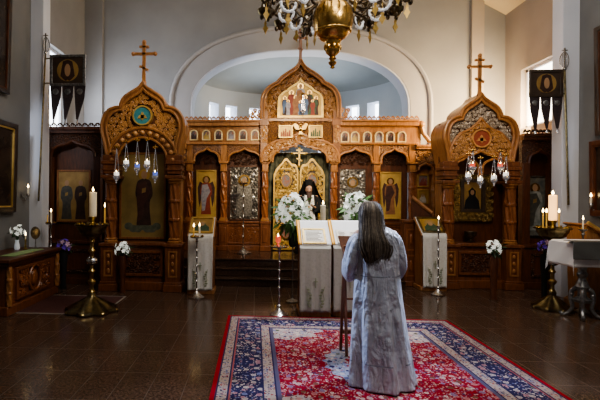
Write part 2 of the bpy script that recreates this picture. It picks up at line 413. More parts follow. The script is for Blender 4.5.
# back wall with apse opening
def arch_path(hw, zs, rise, n=28, z0=0.0, pw=2.3):
    pts = [(AX - hw, z0)]
    for i in range(n + 1):
        a = PI - PI * i / n; c, s_ = math.cos(a), math.sin(a)
        pts.append((AX + hw * math.copysign(abs(c) ** (2 / pw), c), zs + rise * abs(s_) ** (2 / pw)))
    pts.append((AX + hw, z0)); return pts
xi0, xi1 = P(187.5, 110, YB).x, P(407, 110, YB).x
AHW = (xi1 - xi0) / 2; AX_A = (xi0 + xi1) / 2
ztop = P(297, 50, YB).z; zot = P(297, 28, YB).z; zspr = P(297, 108, YB).z
inner = arch_path(AHW, zspr, ztop - zspr)
ohw = (P(425, 110, YB).x - P(166.5, 110, YB).x) / 2
outer = arch_path(ohw, zspr, zot - zspr)
struct('wall_back', MB().prism([(XL - .6, 0), (XL - .6, 9.5), (XR + .6, 9.5), (XR + .6, 0)] + inner[::-1], YB, YB + .45), 'plaster')
mid = arch_path((AHW + ohw) / 2 + .12, zspr, (ztop + zot) / 2 - zspr + .11)
mb = MB().band(outer, inner, YB - .05, YB + .02)
struct('trim_1', mb, 'moulding')
mb = MB(); pa = [(x, YB - .06, z) for x, z in outer]; mb.tube(pa, .055, 8); struct('trim_2', mb, 'moulding')
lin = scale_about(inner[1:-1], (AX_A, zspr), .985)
struct('trim_lit', MB().band(inner, [(inner[0][0] + .03, 0)] + lin + [(inner[-1][0] - .03, 0)], YB - .04, YB + .44), 'plaster_blue')  # pale lining paints the lit inner edge of the arch
# vertical pilaster steps on back wall
struct('trim_3', MB().b2(P(80, 50, YB).x, P(104, 50, YB).x, YB - .12, YB, 0, 9), 'plaster')
struct('trim_4', MB().b2(P(470, 50, YB).x, P(482, 50, YB).x, YB - .1, YB, 0, 9), 'plaster_warm')
# apse
aa, ab, yc = AHW + .05, 2.2, YB + .45
NA = 60; zt = 4.75; zw0, zw1 = 3.0, 4.32
wins = []
for dxw in (-2.18, -1.68, -.98, .98, 1.68, 2.18):
    a = math.acos(-dxw / aa); wins.append(a)
def apse(a, z): return (AX - aa * math.cos(a), yc + ab * math.sin(a), z)
mb = MB(); segs = [PI * i / NA for i in range(NA + 1)]; hole = {}
for i in range(NA):
    am = (segs[i] + segs[i + 1]) / 2
    w = [k for k, a in enumerate(wins) if abs(a - am) < .075]
    zz = [0, zw0, zw1, zt]
    for j in range(3):
        if w and j == 1: hole.setdefault(w[0], []).append(i); continue
        mb.add([apse(segs[i], zz[j]), apse(segs[i + 1], zz[j]), apse(segs[i + 1], zz[j + 1]), apse(segs[i], zz[j + 1])], [(0, 1, 2, 3)])
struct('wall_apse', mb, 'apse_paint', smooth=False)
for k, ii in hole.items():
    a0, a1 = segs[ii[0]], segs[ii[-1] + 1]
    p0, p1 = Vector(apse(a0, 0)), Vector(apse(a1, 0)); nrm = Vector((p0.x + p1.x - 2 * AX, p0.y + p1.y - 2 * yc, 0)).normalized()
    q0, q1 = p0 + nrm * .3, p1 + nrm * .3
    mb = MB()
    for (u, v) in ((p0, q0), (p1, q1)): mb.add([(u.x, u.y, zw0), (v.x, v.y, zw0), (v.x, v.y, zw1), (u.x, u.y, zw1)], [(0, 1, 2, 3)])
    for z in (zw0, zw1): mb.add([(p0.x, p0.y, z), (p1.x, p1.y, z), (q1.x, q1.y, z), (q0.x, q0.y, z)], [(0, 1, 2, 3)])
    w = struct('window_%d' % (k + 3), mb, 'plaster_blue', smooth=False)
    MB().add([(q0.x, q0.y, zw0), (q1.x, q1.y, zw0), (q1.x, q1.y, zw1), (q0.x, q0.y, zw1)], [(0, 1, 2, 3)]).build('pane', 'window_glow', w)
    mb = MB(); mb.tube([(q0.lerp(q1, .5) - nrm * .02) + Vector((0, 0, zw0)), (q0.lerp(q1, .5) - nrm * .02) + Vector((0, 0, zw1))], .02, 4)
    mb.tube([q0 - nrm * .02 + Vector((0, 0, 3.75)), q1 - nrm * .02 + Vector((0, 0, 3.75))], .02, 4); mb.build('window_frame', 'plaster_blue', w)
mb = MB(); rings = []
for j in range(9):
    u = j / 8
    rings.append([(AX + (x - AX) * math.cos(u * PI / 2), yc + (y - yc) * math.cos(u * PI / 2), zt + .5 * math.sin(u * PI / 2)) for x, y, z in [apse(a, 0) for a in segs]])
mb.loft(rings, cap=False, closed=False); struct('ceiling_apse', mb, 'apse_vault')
# transept side walls with windows, nave walls, pilasters
def sidewall(name, X, th, y0, y1, z1, hole, mat):
    hy0, hy1, hz0, hz1 = hole; xa, xb = sorted((X, X + th)); mb = MB()
    mb.b2(xa, xb, y0, hy0, 0, z1); mb.b2(xa, xb, hy1, y1, 0, z1); mb.b2(xa, xb, hy0, hy1, 0, hz0); mb.b2(xa, xb, hy0, hy1, hz1, z1)
    return struct(name, mb, mat, smooth=False)
YP = 8.05                                                      # front of the pilasters
l0, l1 = W(43, 40, XL).y, W(67, 56, XL).y; lz = W(50, 43, XL).z
sidewall('wall_left', XL, -.5, YP, YB + .4, 9.4, (l0 - .35, l1, 2.9, lz), 'plaster')
r0, r1 = W(555, 55, XR).y, W(521, 68, XR).y; rz_ = W(540, 61, XR).z; rs = W(540, 124, XR).z
sidewall('wall_right', XR, .5, YP, YB + .4, 9.4, (r0 + .02, r1, rs, rz_), 'plaster_warm')
for i, (X, sg, ya, yb, za, zb, m) in enumerate(((XL, -1, l0 - .35, l1, 2.9, lz, 'window_glow'), (XR, 1, r0 + .02, r1, rs, rz_, 'sun_glow'))):
    xx = X + sg * .14
    mb = MB(); ym = (ya + yb) / 2
    for y in (ya + .03, yb - .03): mb.b2(xx - .03, xx + .03, y - .03, y + .03, za, zb)
    for z in (za + .03, zb - .03): mb.b2(xx - .03, xx + .03, ya, yb, z - .03, z + .03)
    w = struct('window_%d' % (i + 1), mb, 'plaster_blue')
    MB().b2(xx + sg * .02 - .004, xx + sg * .02 + .004, ya, yb, za, zb).build('pane', m, w)
xpl, xpr = P(42.5, 150, YP).x, P(562, 150, YP).x
struct('wall_left_nave', MB().b2(XLN - .9, XLN, -2.4, YP + .3, 0, 9.4), 'plaster_nave_shaded')
struct('wall_right_nave', MB().b2(XRN, XRN + .9, -2.4, YP + .3, 0, 9.4), 'plaster_nave_shaded')
struct('wall_left_pilaster', MB().b2(XLN - .05, xpl, YP, YP + .28, 0, 9.4), 'plaster_blue', bevel=.01)
struct('wall_right_pilaster', MB().b2(xpr, XRN + .05, YP, YP + .28, 0, 9.4), 'plaster_blue', bevel=.01)
for i, (x0, x1, s) in enumerate(((XLN, XLN + .025, 'left'), (XRN - .025, XRN, 'right'))):
    struct('baseboard_' + s, MB().b2(x0, x1, -2.4, YP, 0, .12), 'wood_dark')
# gabled ceiling
zr = P(505, 15, YB).z; slope = .56
mb = MB().prism([(XR + .7, zr - .7 * slope), (AX + .6, zr + (XR - AX - .6) * slope), (XL - .7, zr + (XR - AX - .6) * slope - 1.2), (XL - .7, zr + 4.2), (XR + .7, zr + 4.2)], -2.5, YB + .5)
struct('ceiling', mb, 'ceiling_paint', smooth=False)
struct('wall_rear', MB().b2(-7, 9, -2.6, -2.45, 0, 9.4), 'plaster')
# dais with three steps
e0, e1, e2 = 8.5, 8.76, 9.02
xd0, xd1 = AX - 2.45, AX + 1.78
mb = MB()
for (y, z0, z1) in ((e0, 0, .15), (e1, .15, .30), (e2, .30, .45)):
    u0, u1 = (xd0, xd1) if z1 < .4 else (AX - 3.25, AX + 3.25)
    mb.b2(xd0, xd1, y, 10.75, z0, z1 - .03); mb.b2(xd0, xd1, y - .025, 10.75, z1 - .03, z1)
    if z1 > .4: mb.b2(u0, xd0, y + .1, 10.75, 0, z1); mb.b2(xd1, u1, y + .1, 10.75, 0, z1)
struct('floor_dais', mb, 'marble_dark', bevel=.006)
ZD = .45

# ------------------------------------------------------------------ icons
def ell(cx, cz, rx, rz, n=20): return [(cx + rx * math.cos(2 * PI * k / n), cz + rz * math.sin(2 * PI * k / n)) for k in range(n)]
def rect(w, h, z0=0, x0=0): return [(x0 - w / 2, z0), (x0 + w / 2, z0), (x0 + w / 2, z0 + h), (x0 - w / 2, z0 + h)]
def archrect(w, h, z0=0, n=10):
    r = w / 2
    return [(-w / 2, z0), (w / 2, z0)] + [(r * math.cos(PI * k / n), z0 + h - r + r * math.sin(PI * k / n)) for k in range(n + 1)]
def figure(par, cx, z0, h, y, robe, mantle=None, halo='gold', wings=None, y2=.004):
    w = h * .145
    if wings: 
        mb = MB()
        for s in (-1, 1): mb.prism([(cx + s * w * .5, z0 + h * .80), (cx + s * w * 1.15, z0 + h * .86), (cx + s * w * 1.5, z0 + h * .7), (cx + s * w * 1.35, z0 + h * .35), (cx + s * w * 1.1, z0 + h * .2), (cx + s * w * .8, z0 + h * .5)], y - .002, y)
        mb.build('wing', wings, par)
    mb = MB(); mb.prism(ell(cx, z0 + h * .9, h * .10, h * .10), y - y2 * .6, y); mb.build('halo', halo, par)
    half = cr([(.04, .86), (.22, .835), (.78, .79), (1.0, .66), (1.02, .54), (.74, .45), (.70, .30), (.88, .05), (.82, .02)], 4)
    MB().prism([(cx + x * w, z0 + z * h) for x, z in half] + [(cx - x * w, z0 + z * h) for x, z in half[::-1]], y - y2, y).build('robe', robe, par)
    if mantle:
        mb = MB(); mb.prism([(cx - w * .75, z0 + h * .77), (cx + w * .2, z0 + h * .79), (cx + w * .75, z0 + h * .6), (cx + w * .1, z0 + h * .42), (cx - w * .2, z0 + h * .12), (cx - w * .7, z0 + h * .1), (cx - w * .9, z0 + h * .5)], y - y2 * 1.6, y - y2 * .5)
        mb.build('mantle', mantle, par)
    MB().prism(ell(cx, z0 + h * .9, h * .052, h * .072), y - y2 * 1.5, y - y2 * .2).build('face', 'skin_icon', par)
    if h > .6 and not wings: MB().prism([(cx - w * .28, z0 + h * .58), (cx + w * .2, z0 + h * .60), (cx + w * .24, z0 + h * .68), (cx - w * .24, z0 + h * .66)], y - y2 * 2.2, y - y2 * 1.4).build('book', 'icon_gold_dim', par)
def icon(label, loc, w, h, style='saint', frame='wood_light', panel='icon_gold', fw=.03, group=None, robe='robe_brown', mantle=None, shape='rect', rx=0, rz=0, name='icon'):
    r = thing(name, label, 'icon', loc, rz, group); r.rotation_euler.x = rx
    if shape == 'rect': o, i = rect(w, h), rect(w - 2 * fw, h - 2 * fw, fw)
    elif shape == 'arch': o, i = archrect(w, h), archrect(w - 2 * fw, h - 2 * fw, fw)
    else: o, i = ell(0, h / 2, w / 2, h / 2, 28), ell(0, h / 2, w / 2 - fw, h / 2 - fw, 28)
    MB().band(o, i, -.035, 0, True).build('frame', frame, r, bevel=.004)
    MB().prism(scale_about(i, (0, h / 2), 1.03), -.012, -.002).build('panel', panel, r)
    ih = h - 2 * fw; iw = w - 2 * fw; y = -.012
    if style in ('saint', 'angel'):
        figure(r, 0, fw + ih * .06, ih * .84, y, robe, mantle, wings='robe_brown2' if style == 'angel' else None)
    elif style == 'cloud_saint':
        mb = MB()
        for k in range(7): mb.prism(ell((k - 3) * iw * .11, fw + ih * (.11 + .02 * math.cos(k * 2.1)), iw * .1, ih * .045, 12), y - .003 - .0005 * k, y)
        mb.build('cloud', 'cloud', r); figure(r, iw * .03, fw + ih * .13, ih * .69, y - .006, robe, mantle, halo='icon_gold')
    elif style == 'two':
        for s in (-1, 1): figure(r, s * iw * .23, fw + ih * .01, ih * .84, y, 'robe_brown' if s > 0 else 'robe_dusk', None, halo='icon_gold_dim')
    elif style == 'bust':
        half = [(.0, .66), (.16, .6), (.2, .5), (.36, .36), (.4, .0)]
        MB().prism(ell(0, fw + ih * .62, iw * .30, iw * .30), y - .002, y).build('halo', 'icon_gold_dim', r)
        MB().prism([(x * iw, fw + z * ih) for x, z in half] + [(-x * iw, fw + z * ih) for x, z in half[::-1]], y - .004, y).build('robe', robe, r)
        MB().prism(ell(0, fw + ih * .58, iw * .12, iw * .17), y - .006, y - .001).build('face', 'skin_icon', r)
    elif style == 'face':
        MB().prism(ell(0, fw + ih * .55, iw * .30, ih * .36), y - .002, y).build('halo', 'icon_gold_dim', r)
        half = [(0, .88), (.16, .82), (.2, .6), (.24, .3), (.14, .2), (.06, .12), (0, .14)]
        MB().prism([(x * iw, fw + z * ih) for x, z in half] + [(-x * iw, fw + z * ih) for x, z in half[::-1]], y - .004, y).build('hair', 'robe_brown', r)
        MB().prism(ell(0, fw + ih * .56, iw * .10, ih * .22), y - .006, y - .001).build('face', 'skin_icon', r)
    elif style == 'riza':
        mb = MB(); scrolls(mb, inpoly(rect(iw, ih, fw)), (-iw / 2, iw / 2, fw + .03, fw + ih), .075, y - .006, .011); mb.build('relief', 'silver_dark', r)
        for s, a in ((-1, .8), (1, .85), (-1, .45), (1, .4), (-1, .15), (1, .15)): MB().ball((s * iw * .33, y, fw + ih * a), (iw * .10, .02, iw * .12), 10, 8).build('medallion', 'silver', r)
        half = cr([(.02, .86), (.10, .82), (.12, .72), (.26, .60), (.30, .3), (.26, .05)], 4)
        MB().prism([(x * iw, fw + z * ih) for x, z in half] + [(-x * iw, fw + z * ih) for x, z in half[::-1]], y - .03, y).build('robe', 'silver_dark', r, bevel=.006)
        MB().band(ell(0, fw + ih * .74, iw * .22, iw * .22), ell(0, fw + ih * .74, iw * .15, iw * .15), y - .034, y, True).build('halo', 'gold', r)
        MB().prism(ell(0, fw + ih * .73, iw * .09, iw * .12), y - .036, y - .005).build('face', 'skin_icon', r)
    elif style == 'scene':
        mb = MB()
        for k in range(5):
            x = (k - 2) * iw * .17; hh = ih * (.5 + .18 * ((k * 7) % 3)); mb.prism([(x - iw * .08, fw), (x + iw * .08, fw), (x + iw * .06, fw + hh * .8), (x, fw + hh), (x - iw * .06, fw + hh * .8)], y - .003 - .0006 * k, y)
        mb.build('figure', robe, r)
    return r

# ------------------------------------------------------------------ central icon screen
YC = 10.5
def zc(py): return P(299, py, YC).z
ks = YC / 450 / 1.0065
def xo(px): return px * ks                       # offset in m from the axis
scr = thing('icon_screen', 'long carved wooden icon screen with a tall ogee gable standing across the raised dais', 'icon screen', (AX, YC, ZD))
def L(z): return z - ZD
zco, zcb, zfb, zap, zsp, zcp, zpl = [L(zc(v)) for v in (120.5, 126.5, 144, 148.5, 162, 172, 221.5)]
zfl = 0.0
xa, xb_, xe = xo(34), xo(75.5), xo(110)
def ogee(x0, x1, zs, za, n=8):
    xm, hw = (x0 + x1) / 2, (x1 - x0) / 2; h = za - zs
    half = cr([(1, 0), (.93, .42), (.66, .68), (.34, .78), (.12, .9), (0, 1)], n)
    return [(xm - u * hw, zs + v * h) for u, v in half] + [(xm + u * hw, zs + v * h) for u, v in half[::-1]][1:]
for s in (-1, 1):
    # plinth
    a, b = sorted((s * xo(28.5), s * (xe + .1)))
    mb = MB().b2(a, b, -.02, .25, 0, zpl); mb.b2(a - .02, b + .02, -.06, .1, 0, .12); mb.b2(a - .02, b + .02, -.07, .1, zpl - .05, zpl)
    mb.build('plinth', 'wood_red', scr, bevel=.006)
    for (u, v) in ((xa + .09, xb_ - .09), (xb_ + .09, xe - .09)):
        u, v = sorted((s * u, s * v)); w = v - u
        mb = MB().band(rect(w, zpl - .22, .15, (u + v) / 2), rect(w - .08, zpl - .30, .19, (u + v) / 2), -.05, 0, True)
        pl = mb.build('carved_panel', 'wood_red', scr, bevel=.004)
        mb = MB(); scrolls(mb, inpoly(rect(w - .1, zpl - .32, .2, (u + v) / 2)), (u + .06, v - .04, .24, zpl - .12), .10, -.026, .010); mb.build('scrollwork', 'wood_column', pl)
    # frieze and cornice
    a, b = sorted((s * xo(38), s * (xe + .12)))
    mb = MB().b2(a, b, -.02, .2, zfb, zcb); mb.build('frieze', 'wood_light', scr)
    mb = MB().b2(a, b, -.12, .2, zcb, zco - .05); mb.b2(a, b, -.16, .2, zco - .05, zco); mb.b2(a, b, -.07, .2, zfb - .02, zfb + .03); mb.build('cornice', 'wood_light', scr, bevel=.008)
    mb = MB(); n = 17
    for k in range(n):
        x = a + (b - a) * (k + .5) / n; q = (b - a) / n * .5
        for g in (-1, 1):
            mb.tube([(x + g * q * (1 - t_ * .75) * math.cos(t_ * 4.2), -.10, zco + .012 + .07 * math.sin(min(t_ * 3.0, 2.6)) * (1 - .45 * t_)) for t_ in [i / 9 for i in range(10)]], .013, 5)
        mb.ball((x, -.10, zco + .07), .018, 6, 5)
    mb.build('cresting', 'wood_light', scr)
    # two niche arches per side
    for (u, v) in ((xa, xb_), (xb_, xe)):
        u, v = sorted((s * u, s * v)); og = ogee(u + .1, v - .1, zsp, zap)
        top = [(v, zsp), (v, zfb), (u, zfb), (u, zsp)]
        ap = MB().prism(top + og, -.02, .1).build('niche_arch', 'wood_carved', scr)
        mb = MB(); mb.tube([(x, -.035, z) for x, z in og], .026, 6); mb.build('moulding', 'wood_light', ap)
        mb = MB().b2(u + .05, v - .05, .14, .2, zpl, zfb); mb.build('niche_back', 'wood_dark', scr)
        mb = MB(); scrolls(mb, inpoly([(x, z) for x, z in og] + [(v - .1, zsp - .03), (u + .1, zsp - .03)]), (u + .1, v - .1, zsp - .02, zap), .085, .12, .010); mb.build('scrollwork', 'wood_carved_dark', ap)
    # columns
    for x in (xa, xb_, xe):
        x *= s
        mb = MB(); twistcol(mb, x, -.03, zpl + .08, zcp, .064, lobes=5, turns=2.6, amp=.2, n=30, m=60); c = mb.build('column', 'wood_column', scr)
        mb = MB()
        cb = MB().b2(x - .095, x + .095, -.125, .10, zpl, zpl + .05); cb.b2(x - .078, x + .078, -.108, .1, zpl + .05, zpl + .08); cb.build('column_base', 'wood_light', c, bevel=.006)
        for (z0, z1, r) in ((zcp, zcp + .03, .08), (zcp + .03, zsp - .05, .07), (zsp - .05, zsp, .105)): mb.b2(x - r, x + r, -.03 - r, .10, z0, z1)
        mb.b2(x - .07, x + .07, -.035, .1, zsp, zfb); mb.build('capital', 'wood_light', c, bevel=.008)
        mb = MB().b2(x - .10, x + .10, -.12, 0, 0, zpl); mb.b2(x - .12, x + .12, -.14, 0, 0, .12); mb.b2(x - .12, x + .12, -.14, 0, zpl - .06, zpl)
        mb.b2(x - .055, x + .055, -.135, -.1, .2, zpl - .14); mb.build('pedestal', 'wood_red', c, bevel=.008)
# portal: jambs, ogee arch, gable
zpa, zpi, zps = L(zc(133)), L(zc(143)), L(zc(163))
pin = ogee(-xo(27), xo(27), zps, zpi, 10); pout = ogee(-xo(38), xo(38), zps, zpa, 10)
mb = MB().band(pout, pin, -.14, .12); pa_ = mb.build('portal_arch', 'wood_carved_fine', scr)
mb = MB(); mb.tube([(x, -.15, z) for x, z in pout], .03, 6); mb.tube([(x, -.15, z) for x, z in pin], .022, 6); mb.build('moulding', 'wood_light', pa_)
p_o, p_i = inpoly(pout), inpoly(pin + [(xo(27), zps - .2), (-xo(27), zps - .2)])
mb = MB(); scrolls(mb, lambda x, z: p_o(x, z - .02) and not p_i(x, z + .03) and z > zps, (-xo(37), xo(37), zps, zpa), .075, -.15, .011); mb.build('scrollwork', 'wood_scroll', pa_)
gz = lambda y: L(zc(y))
half = cr([(0, gz(61.5)), (xo(5), gz(69)), (xo(14), gz(75)), (xo(20.5), gz(80)), (xo(23), gz(83.5))], 6)[:-1] + cr([(xo(23), gz(83.5)), (xo(31), gz(88)), (xo(36.5), gz(95)), (xo(38.5), gz(103)), (xo(39), gz(120))], 6)
gout = mirror(half); gin = scale_about(gout, (0, gz(105)), .92)
body = gout + [(xo(38), zps)] + pout[::-1][1:-1] + [(-xo(38), zps)]
MB().prism(body, -.06, .12).build('gable_wall', 'wood_carved', scr)
gb = MB().band(gout, gin, -.17, -.02).build('gable', 'wood', scr, bevel=.006)
mb = MB(); mb.tube([(x, -.175, z) for x, z in gout], .026, 6); mb.tube([(x, -.175, z) for x, z in gin], .022, 6); mb.build('moulding', 'wood_light', gb)
icn = scale_about(gout, (0, gz(101)), .54, .5)
icn = [(x, z) for x, z in icn if z > gz(118)]; icn = [(icn[0][0], gz(118))] + icn + [(icn[-1][0], gz(118))]
mb = MB(); g_in = inpoly(gin + [(xo(34), gz(123)), (-xo(34), gz(123))]); i_in = inpoly(scale_about(icn, (0, gz(101)), 1.12))
scrolls(mb, lambda x, z: g_in(x, z) and not i_in(x, z), (-.9, .9, gz(124), gz(62)), .085, -.075, .011); mb.build('scrollwork', 'wood_scroll', gb)
mb = MB().b2(-xo(34), xo(34), -.12, -.05, gz(122), gz(119)); mb.build('gable_ledge', 'wood_light', scr, bevel=.006)
for s in (-1, 1):
    mb = MB().b2(s * xo(35.5) - .085, s * xo(35.5) + .085, -.16, .05, zsp, gz(112)); mb.b2(s * xo(35.5) - .11, s * xo(35.5) + .11, -.18, .05, zcb, zco)
    pl = mb.build('gable_pilaster', 'wood', scr, bevel=.008)
    mb = MB(); scrolls(mb, lambda x, z: True, (s * xo(35.5) - .03, s * xo(35.5) + .05, zfb + .04, zcb - .03), .075, -.165, .012); mb.build('scrollwork', 'wood_scroll', pl)
    mb = MB(); scrolls(mb, lambda x, z: True, (s * xo(43) - .1, s * xo(43) + .1, zco + .1, zco + .26), .12, -.08, .018); mb.build('side_scroll', 'wood_scroll', scr)
# orthodox cross
def cross(par, x, y, z0, h, w, mat='wood_cross', t=.028):
    mb = MB(); mb.b2(x - t, x + t, y - t * .8, y + t * .8, z0, z0 + h); mb.b2(x - w / 2, x + w / 2, y - t * .8, y + t * .8, z0 + h * .71 - t * .8, z0 + h * .71 + t * .8)
    mb.b2(x - w * .22, x + w * .22, y - t * .8, y + t * .8, z0 + h * .88 - t * .7, z0 + h * .88 + t * .7)
    mb.box((x, y, z0 + h * .36), (w * .45, t * 1.6, t * 1.5), Matrix.Rotation(math.radians(25), 3, 'Y'))
    for p in ((x - w / 2, z0 + h * .71), (x + w / 2, z0 + h * .71), (x, z0 + h)): mb.ball((p[0], y, p[1]), t * 1.35, 8, 6)
    mb.ball((x, y, z0), t * 1.7, 8, 6)
    return mb.build('cross', mat, par, bevel=.005)
cross(scr, 0, -.08, gz(62) + .01, gz(31) - gz(62), xo(11), 'wood', .032)
# royal doors
for s in (-1, 1):
    hw = xo(27) - .03
    half = cr([(.02, .90), (.10, .98), (.3, 1.0), (.5, 1.06), (.7, 1.0), (.9, .93), (1, .86)], 4)
    dh = L(zc(163)); outl = [(s * u * hw, v * dh) for u, v in half]
    poly = outl + [(s * hw, .02), (s * .02 * hw, .02)]
    inp = scale_about(poly, (s * hw * .5, dh * .5), .86, .94)
    mb = MB().band(poly, inp, .02, .06, True); d_ = mb.build('door', 'gold_leaf', scr, 'gold filigree leaf of the royal doors', bevel=.006)
    MB().prism(inp, .055, .065).build('door_dark_back', 'icon_dark', d_); mb = MB(); gi = inpoly(inp); mb2 = MB()  # dark sheet added for the dimness seen through the filigree
    cs = [(s * hw * .5, dh * k) for k in (.80, .52, .22)]
    scrolls(mb, lambda x, z: gi(x, z) and all(((x - a) / .15) ** 2 + ((z - b) / .2) ** 2 > 1 for a, b in cs), (-hw, hw, .08, dh * 1.05), .075, .04, .013); mb.build('filigree', 'gold_leaf', d_)
    for (a, b) in cs:
        mb2 = MB().band(ell(a, b, .135, .185), ell(a, b, .10, .145), -.0, .06, True); mb2.build('medallion_frame', 'gold', d_)
        MB().prism(ell(a, b, .102, .147), .02, .05).build('medallion', 'icon_scene', d_)
cross(scr, 0, .03, L(zc(166)), .42, .34, 'gold_leaf', .022)
# lower narrow bays at both ends, with a return towards the side canopies
for s in (-1, 1):
    zt_ = L(zc(145)); ng, ns_ = L(zc(163)), L(zc(170)); u0, u1 = xe + .075, xe + .53
    a, b = sorted((s * u0, s * u1)); xc = (a + b) / 2; oa, ob = a + .07, b - .07
    og = ogee(oa, ob, ns_, ng)
    ap = MB().prism([(b, ns_), (b, zt_ - .1), (a, zt_ - .1), (a, ns_)] + og, -.02, .1).build('niche_arch', 'wood_carved', scr)
    mb = MB(); mb.tube([(x, -.035, z) for x, z in og], .026, 6); mb.build('moulding', 'wood_light', ap)
    mb = MB(); scrolls(mb, lambda x, z: True, (a + .08, b - .03, ng + .10, zt_ - .13), .10, -.025, .011); mb.build('scrollwork', 'wood_scroll', ap)
    mb = MB().b2(a - .0, b, -.09, .15, zt_ - .1, zt_ - .05); mb.b2(a, b, -.12, .15, zt_ - .05, zt_); mb.build('cornice', 'wood_light', scr, bevel=.006)
    MB().b2(a, b, .14, .2, zpl, zt_ - .1).build('niche_back', 'wood_light', scr)
    mb = MB().b2(a + .02, b, -.03, .25, 0, zpl - .05); mb.b2(a + .02, b, -.07, .25, zpl - .05, zpl); mb.build('plinth', 'wood', scr, bevel=.006)
    x = s * (u1 - .04); mb = MB(); twistcol(mb, x, -.03, zpl + .02, ns_ - .08, .05, lobes=5); mb.b2(x - .07, x + .07, -.11, .1, ns_ - .08, ns_); mb.build('column', 'wood_light', scr)
    a2, b2_ = sorted((s * (u1 + .01), s * (u1 + .07))); MB().b2(a2, b2_, -1.35, .2, 0, zt_ - .05).build('return_panel', 'wood', scr, bevel=.006)
    sc = MB(); pts = [(s * (xe + .10), -.02, zco - .02), (s * (xe + .20), -.03, zco - .10), (s * (xe + .24), -.04, zco - .30), (s * (xe + .40), -.05, zt_ + .06)]
    sc.tube(cr(pts, 5), .05, 8); sc.ball(pts[1], .085); sc.b2(*sorted((s * xe, s * (xe + .2))), .0, .08, zt_, zco - .08); sc.build('corner_scroll', 'wood_scroll', scr)
# icons on the central screen
iy = YC + .135
NY = YC + .13
def pic(px0, px1, py0, py1, Y): 
    a, b = P(px0, py1, Y), P(px1, py0, Y); return (a.x + b.x) / 2, min(a.z, b.z), b.x - a.x, abs(b.z - a.z)
x, z, w, h = pic(196, 216.5, 170, 219, NY)
icon('gold icon of a red-robed archangel, niche left of the silver-covered icon', (x, NY, max(z, zpl + ZD + .012)), w, h, 'angel', 'gold_leaf', 'icon_gold_bright', robe='robe_red', mantle='robe_pale')
x, z, w, h = pic(229, 259.5, 167, 221, NY)
icon('silver-covered icon left of the royal doors, behind the tall silver candlestick', (x, NY, max(z, zpl + ZD + .012)), w, h, 'riza', 'wood_dark', 'silver_dark')
x, z, w, h = pic(338, 366.5, 168, 221, NY)
icon('silver-covered icon with a gold halo right of the royal doors, above white lilies', (x, NY, max(z, zpl + ZD + .012)), w, h, 'riza', 'wood_dark', 'silver_dark')
x, z, w, h = pic(379.5, 401, 172, 219, NY)
icon('gold icon of an ochre-robed archangel, niche right of the silver-covered icon', (x, NY, max(z, zpl + ZD + .012)), w, h, 'angel', 'gold_leaf', 'icon_gold_bright', robe='robe_ochre', mantle='robe_brown2')
# small arched icons of the frieze
FYI = YC - .025
pos = ['next to the left end', 'second from the left end', 'third from the left end', 'third from the gable', 'second from the gable', 'next to the gable']
z = P(225, 140.7, FYI).z
proto = None
for side, pxs in (('left', (194, 206.3, 218.5, 231, 243, 255)), ('right', (343, 354.7, 367, 378.7, 390, 401.5))):
    for k, px in enumerate(pxs):
        q = P(px + (1.6 if side == 'right' and k == 0 else 0), 140.6 if side == 'left' else 142.6, FYI)
        pl_ = pos[k] if side == 'left' else (pos[5 - k].replace('left end', 'right end'))
        lab = 'small arched frieze icon %s of the gable, %s' % (side, pl_)
        if proto is None: proto = o = icon(lab, q, .195, .255, 'scene', 'cream_gold', 'icon_scene', .028, 'small icons of the frieze', 'robe_brown', shape='arch')
        else:
            o = dup(proto, lab, q)
        for c in kids(o):
            if c.name.startswith('figure') and c is not None and k % 2:
                c.data = c.data.copy(); c.data.materials[0] = MATS[('robe_pale', 'icon_gold_bright', 'robe_ochre')[k % 3]]
# gable icon (trefoil) and two small ones above the portal
gi = thing('icon', 'large trefoil gold icon crowded with figures in the central gable', 'icon', (AX, YC - .125, ZD))
poly = icn; MB().prism(poly, -.03, -.008).build('panel', 'icon_gold', gi)
MB().band(scale_about(poly, (0, gz(103)), 1.07), scale_about(poly, (0, gz(103)), .95), -.05, -.006, True).build('frame', 'gold_leaf', gi)
zz = gz(118)
for k, (px, hh, m, m2) in enumerate(((-11, .58, 'robe_red', 'robe_red'), (11, .58, 'robe_green', 'robe_brown'), (0, .74, 'robe_pale', 'robe_ochre'), (-19, .44, 'robe_brown', 'robe_blue'), (19, .44, 'robe_brown', 'robe_green'), (-6, .46, 'robe_ochre', None), (6, .46, 'robe_blue', None), (-15, .36, 'robe_pale', None), (15, .36, 'robe_red', None), (0, .34, 'robe_blue', None))):
    figure(gi, xo(px * .8), zz + .03, hh, -.031 - .001 * k, m, m2)
for s, lab in ((-1, 'small gold icon above the portal arch, left of the dove'), (1, 'small gold icon above the portal arch, right of the dove')):
    q = P(300.5 + s * 14.9, 138, YC - .19); icon(lab, (q.x, YC - .19, q.z), .32, .29, 'scene', 'gold_leaf', 'icon_gold', .028, 'small icons above the portal', 'robe_red' if s < 0 else 'robe_green')
dv = thing('dove_ornament', 'gilded dove with spread wings above the portal arch', 'ornament', (AX, YC - .19, gz(130) + ZD))
mb = MB().ball((0, -.03, 0), (.04, .04, .07)); mb.ball((0, -.04, .09), .028); mb.build('body', 'gold', dv)
mb = MB()
for s in (-1, 1): mb.prism([(s * .02, .04), (s * .12, .12), (s * .17, .09), (s * .11, -.02), (s * .03, -.03)], -.045, -.03)
mb.prism([(-.02, -.05), (.02, -.05), (.05, -.13), (-.05, -.13)], -.045, -.03); mb.build('wing', 'gold_leaf', dv)
cu = thing('backdrop', 'dark olive curtain added for the dim sanctuary behind the gold royal doors', 'backdrop', (AX, YC + .32, ZD))  # invented sheet standing in for the dim sanctuary beyond the doors
MB().sheet(lambda u, v: ((u - .5) * 1.5, .03 * math.sin(u * 70), .01 + v * 2.28 + .0), 90, 4).build('backdrop_sheet', 'backdrop_olive', cu, solid=.008)
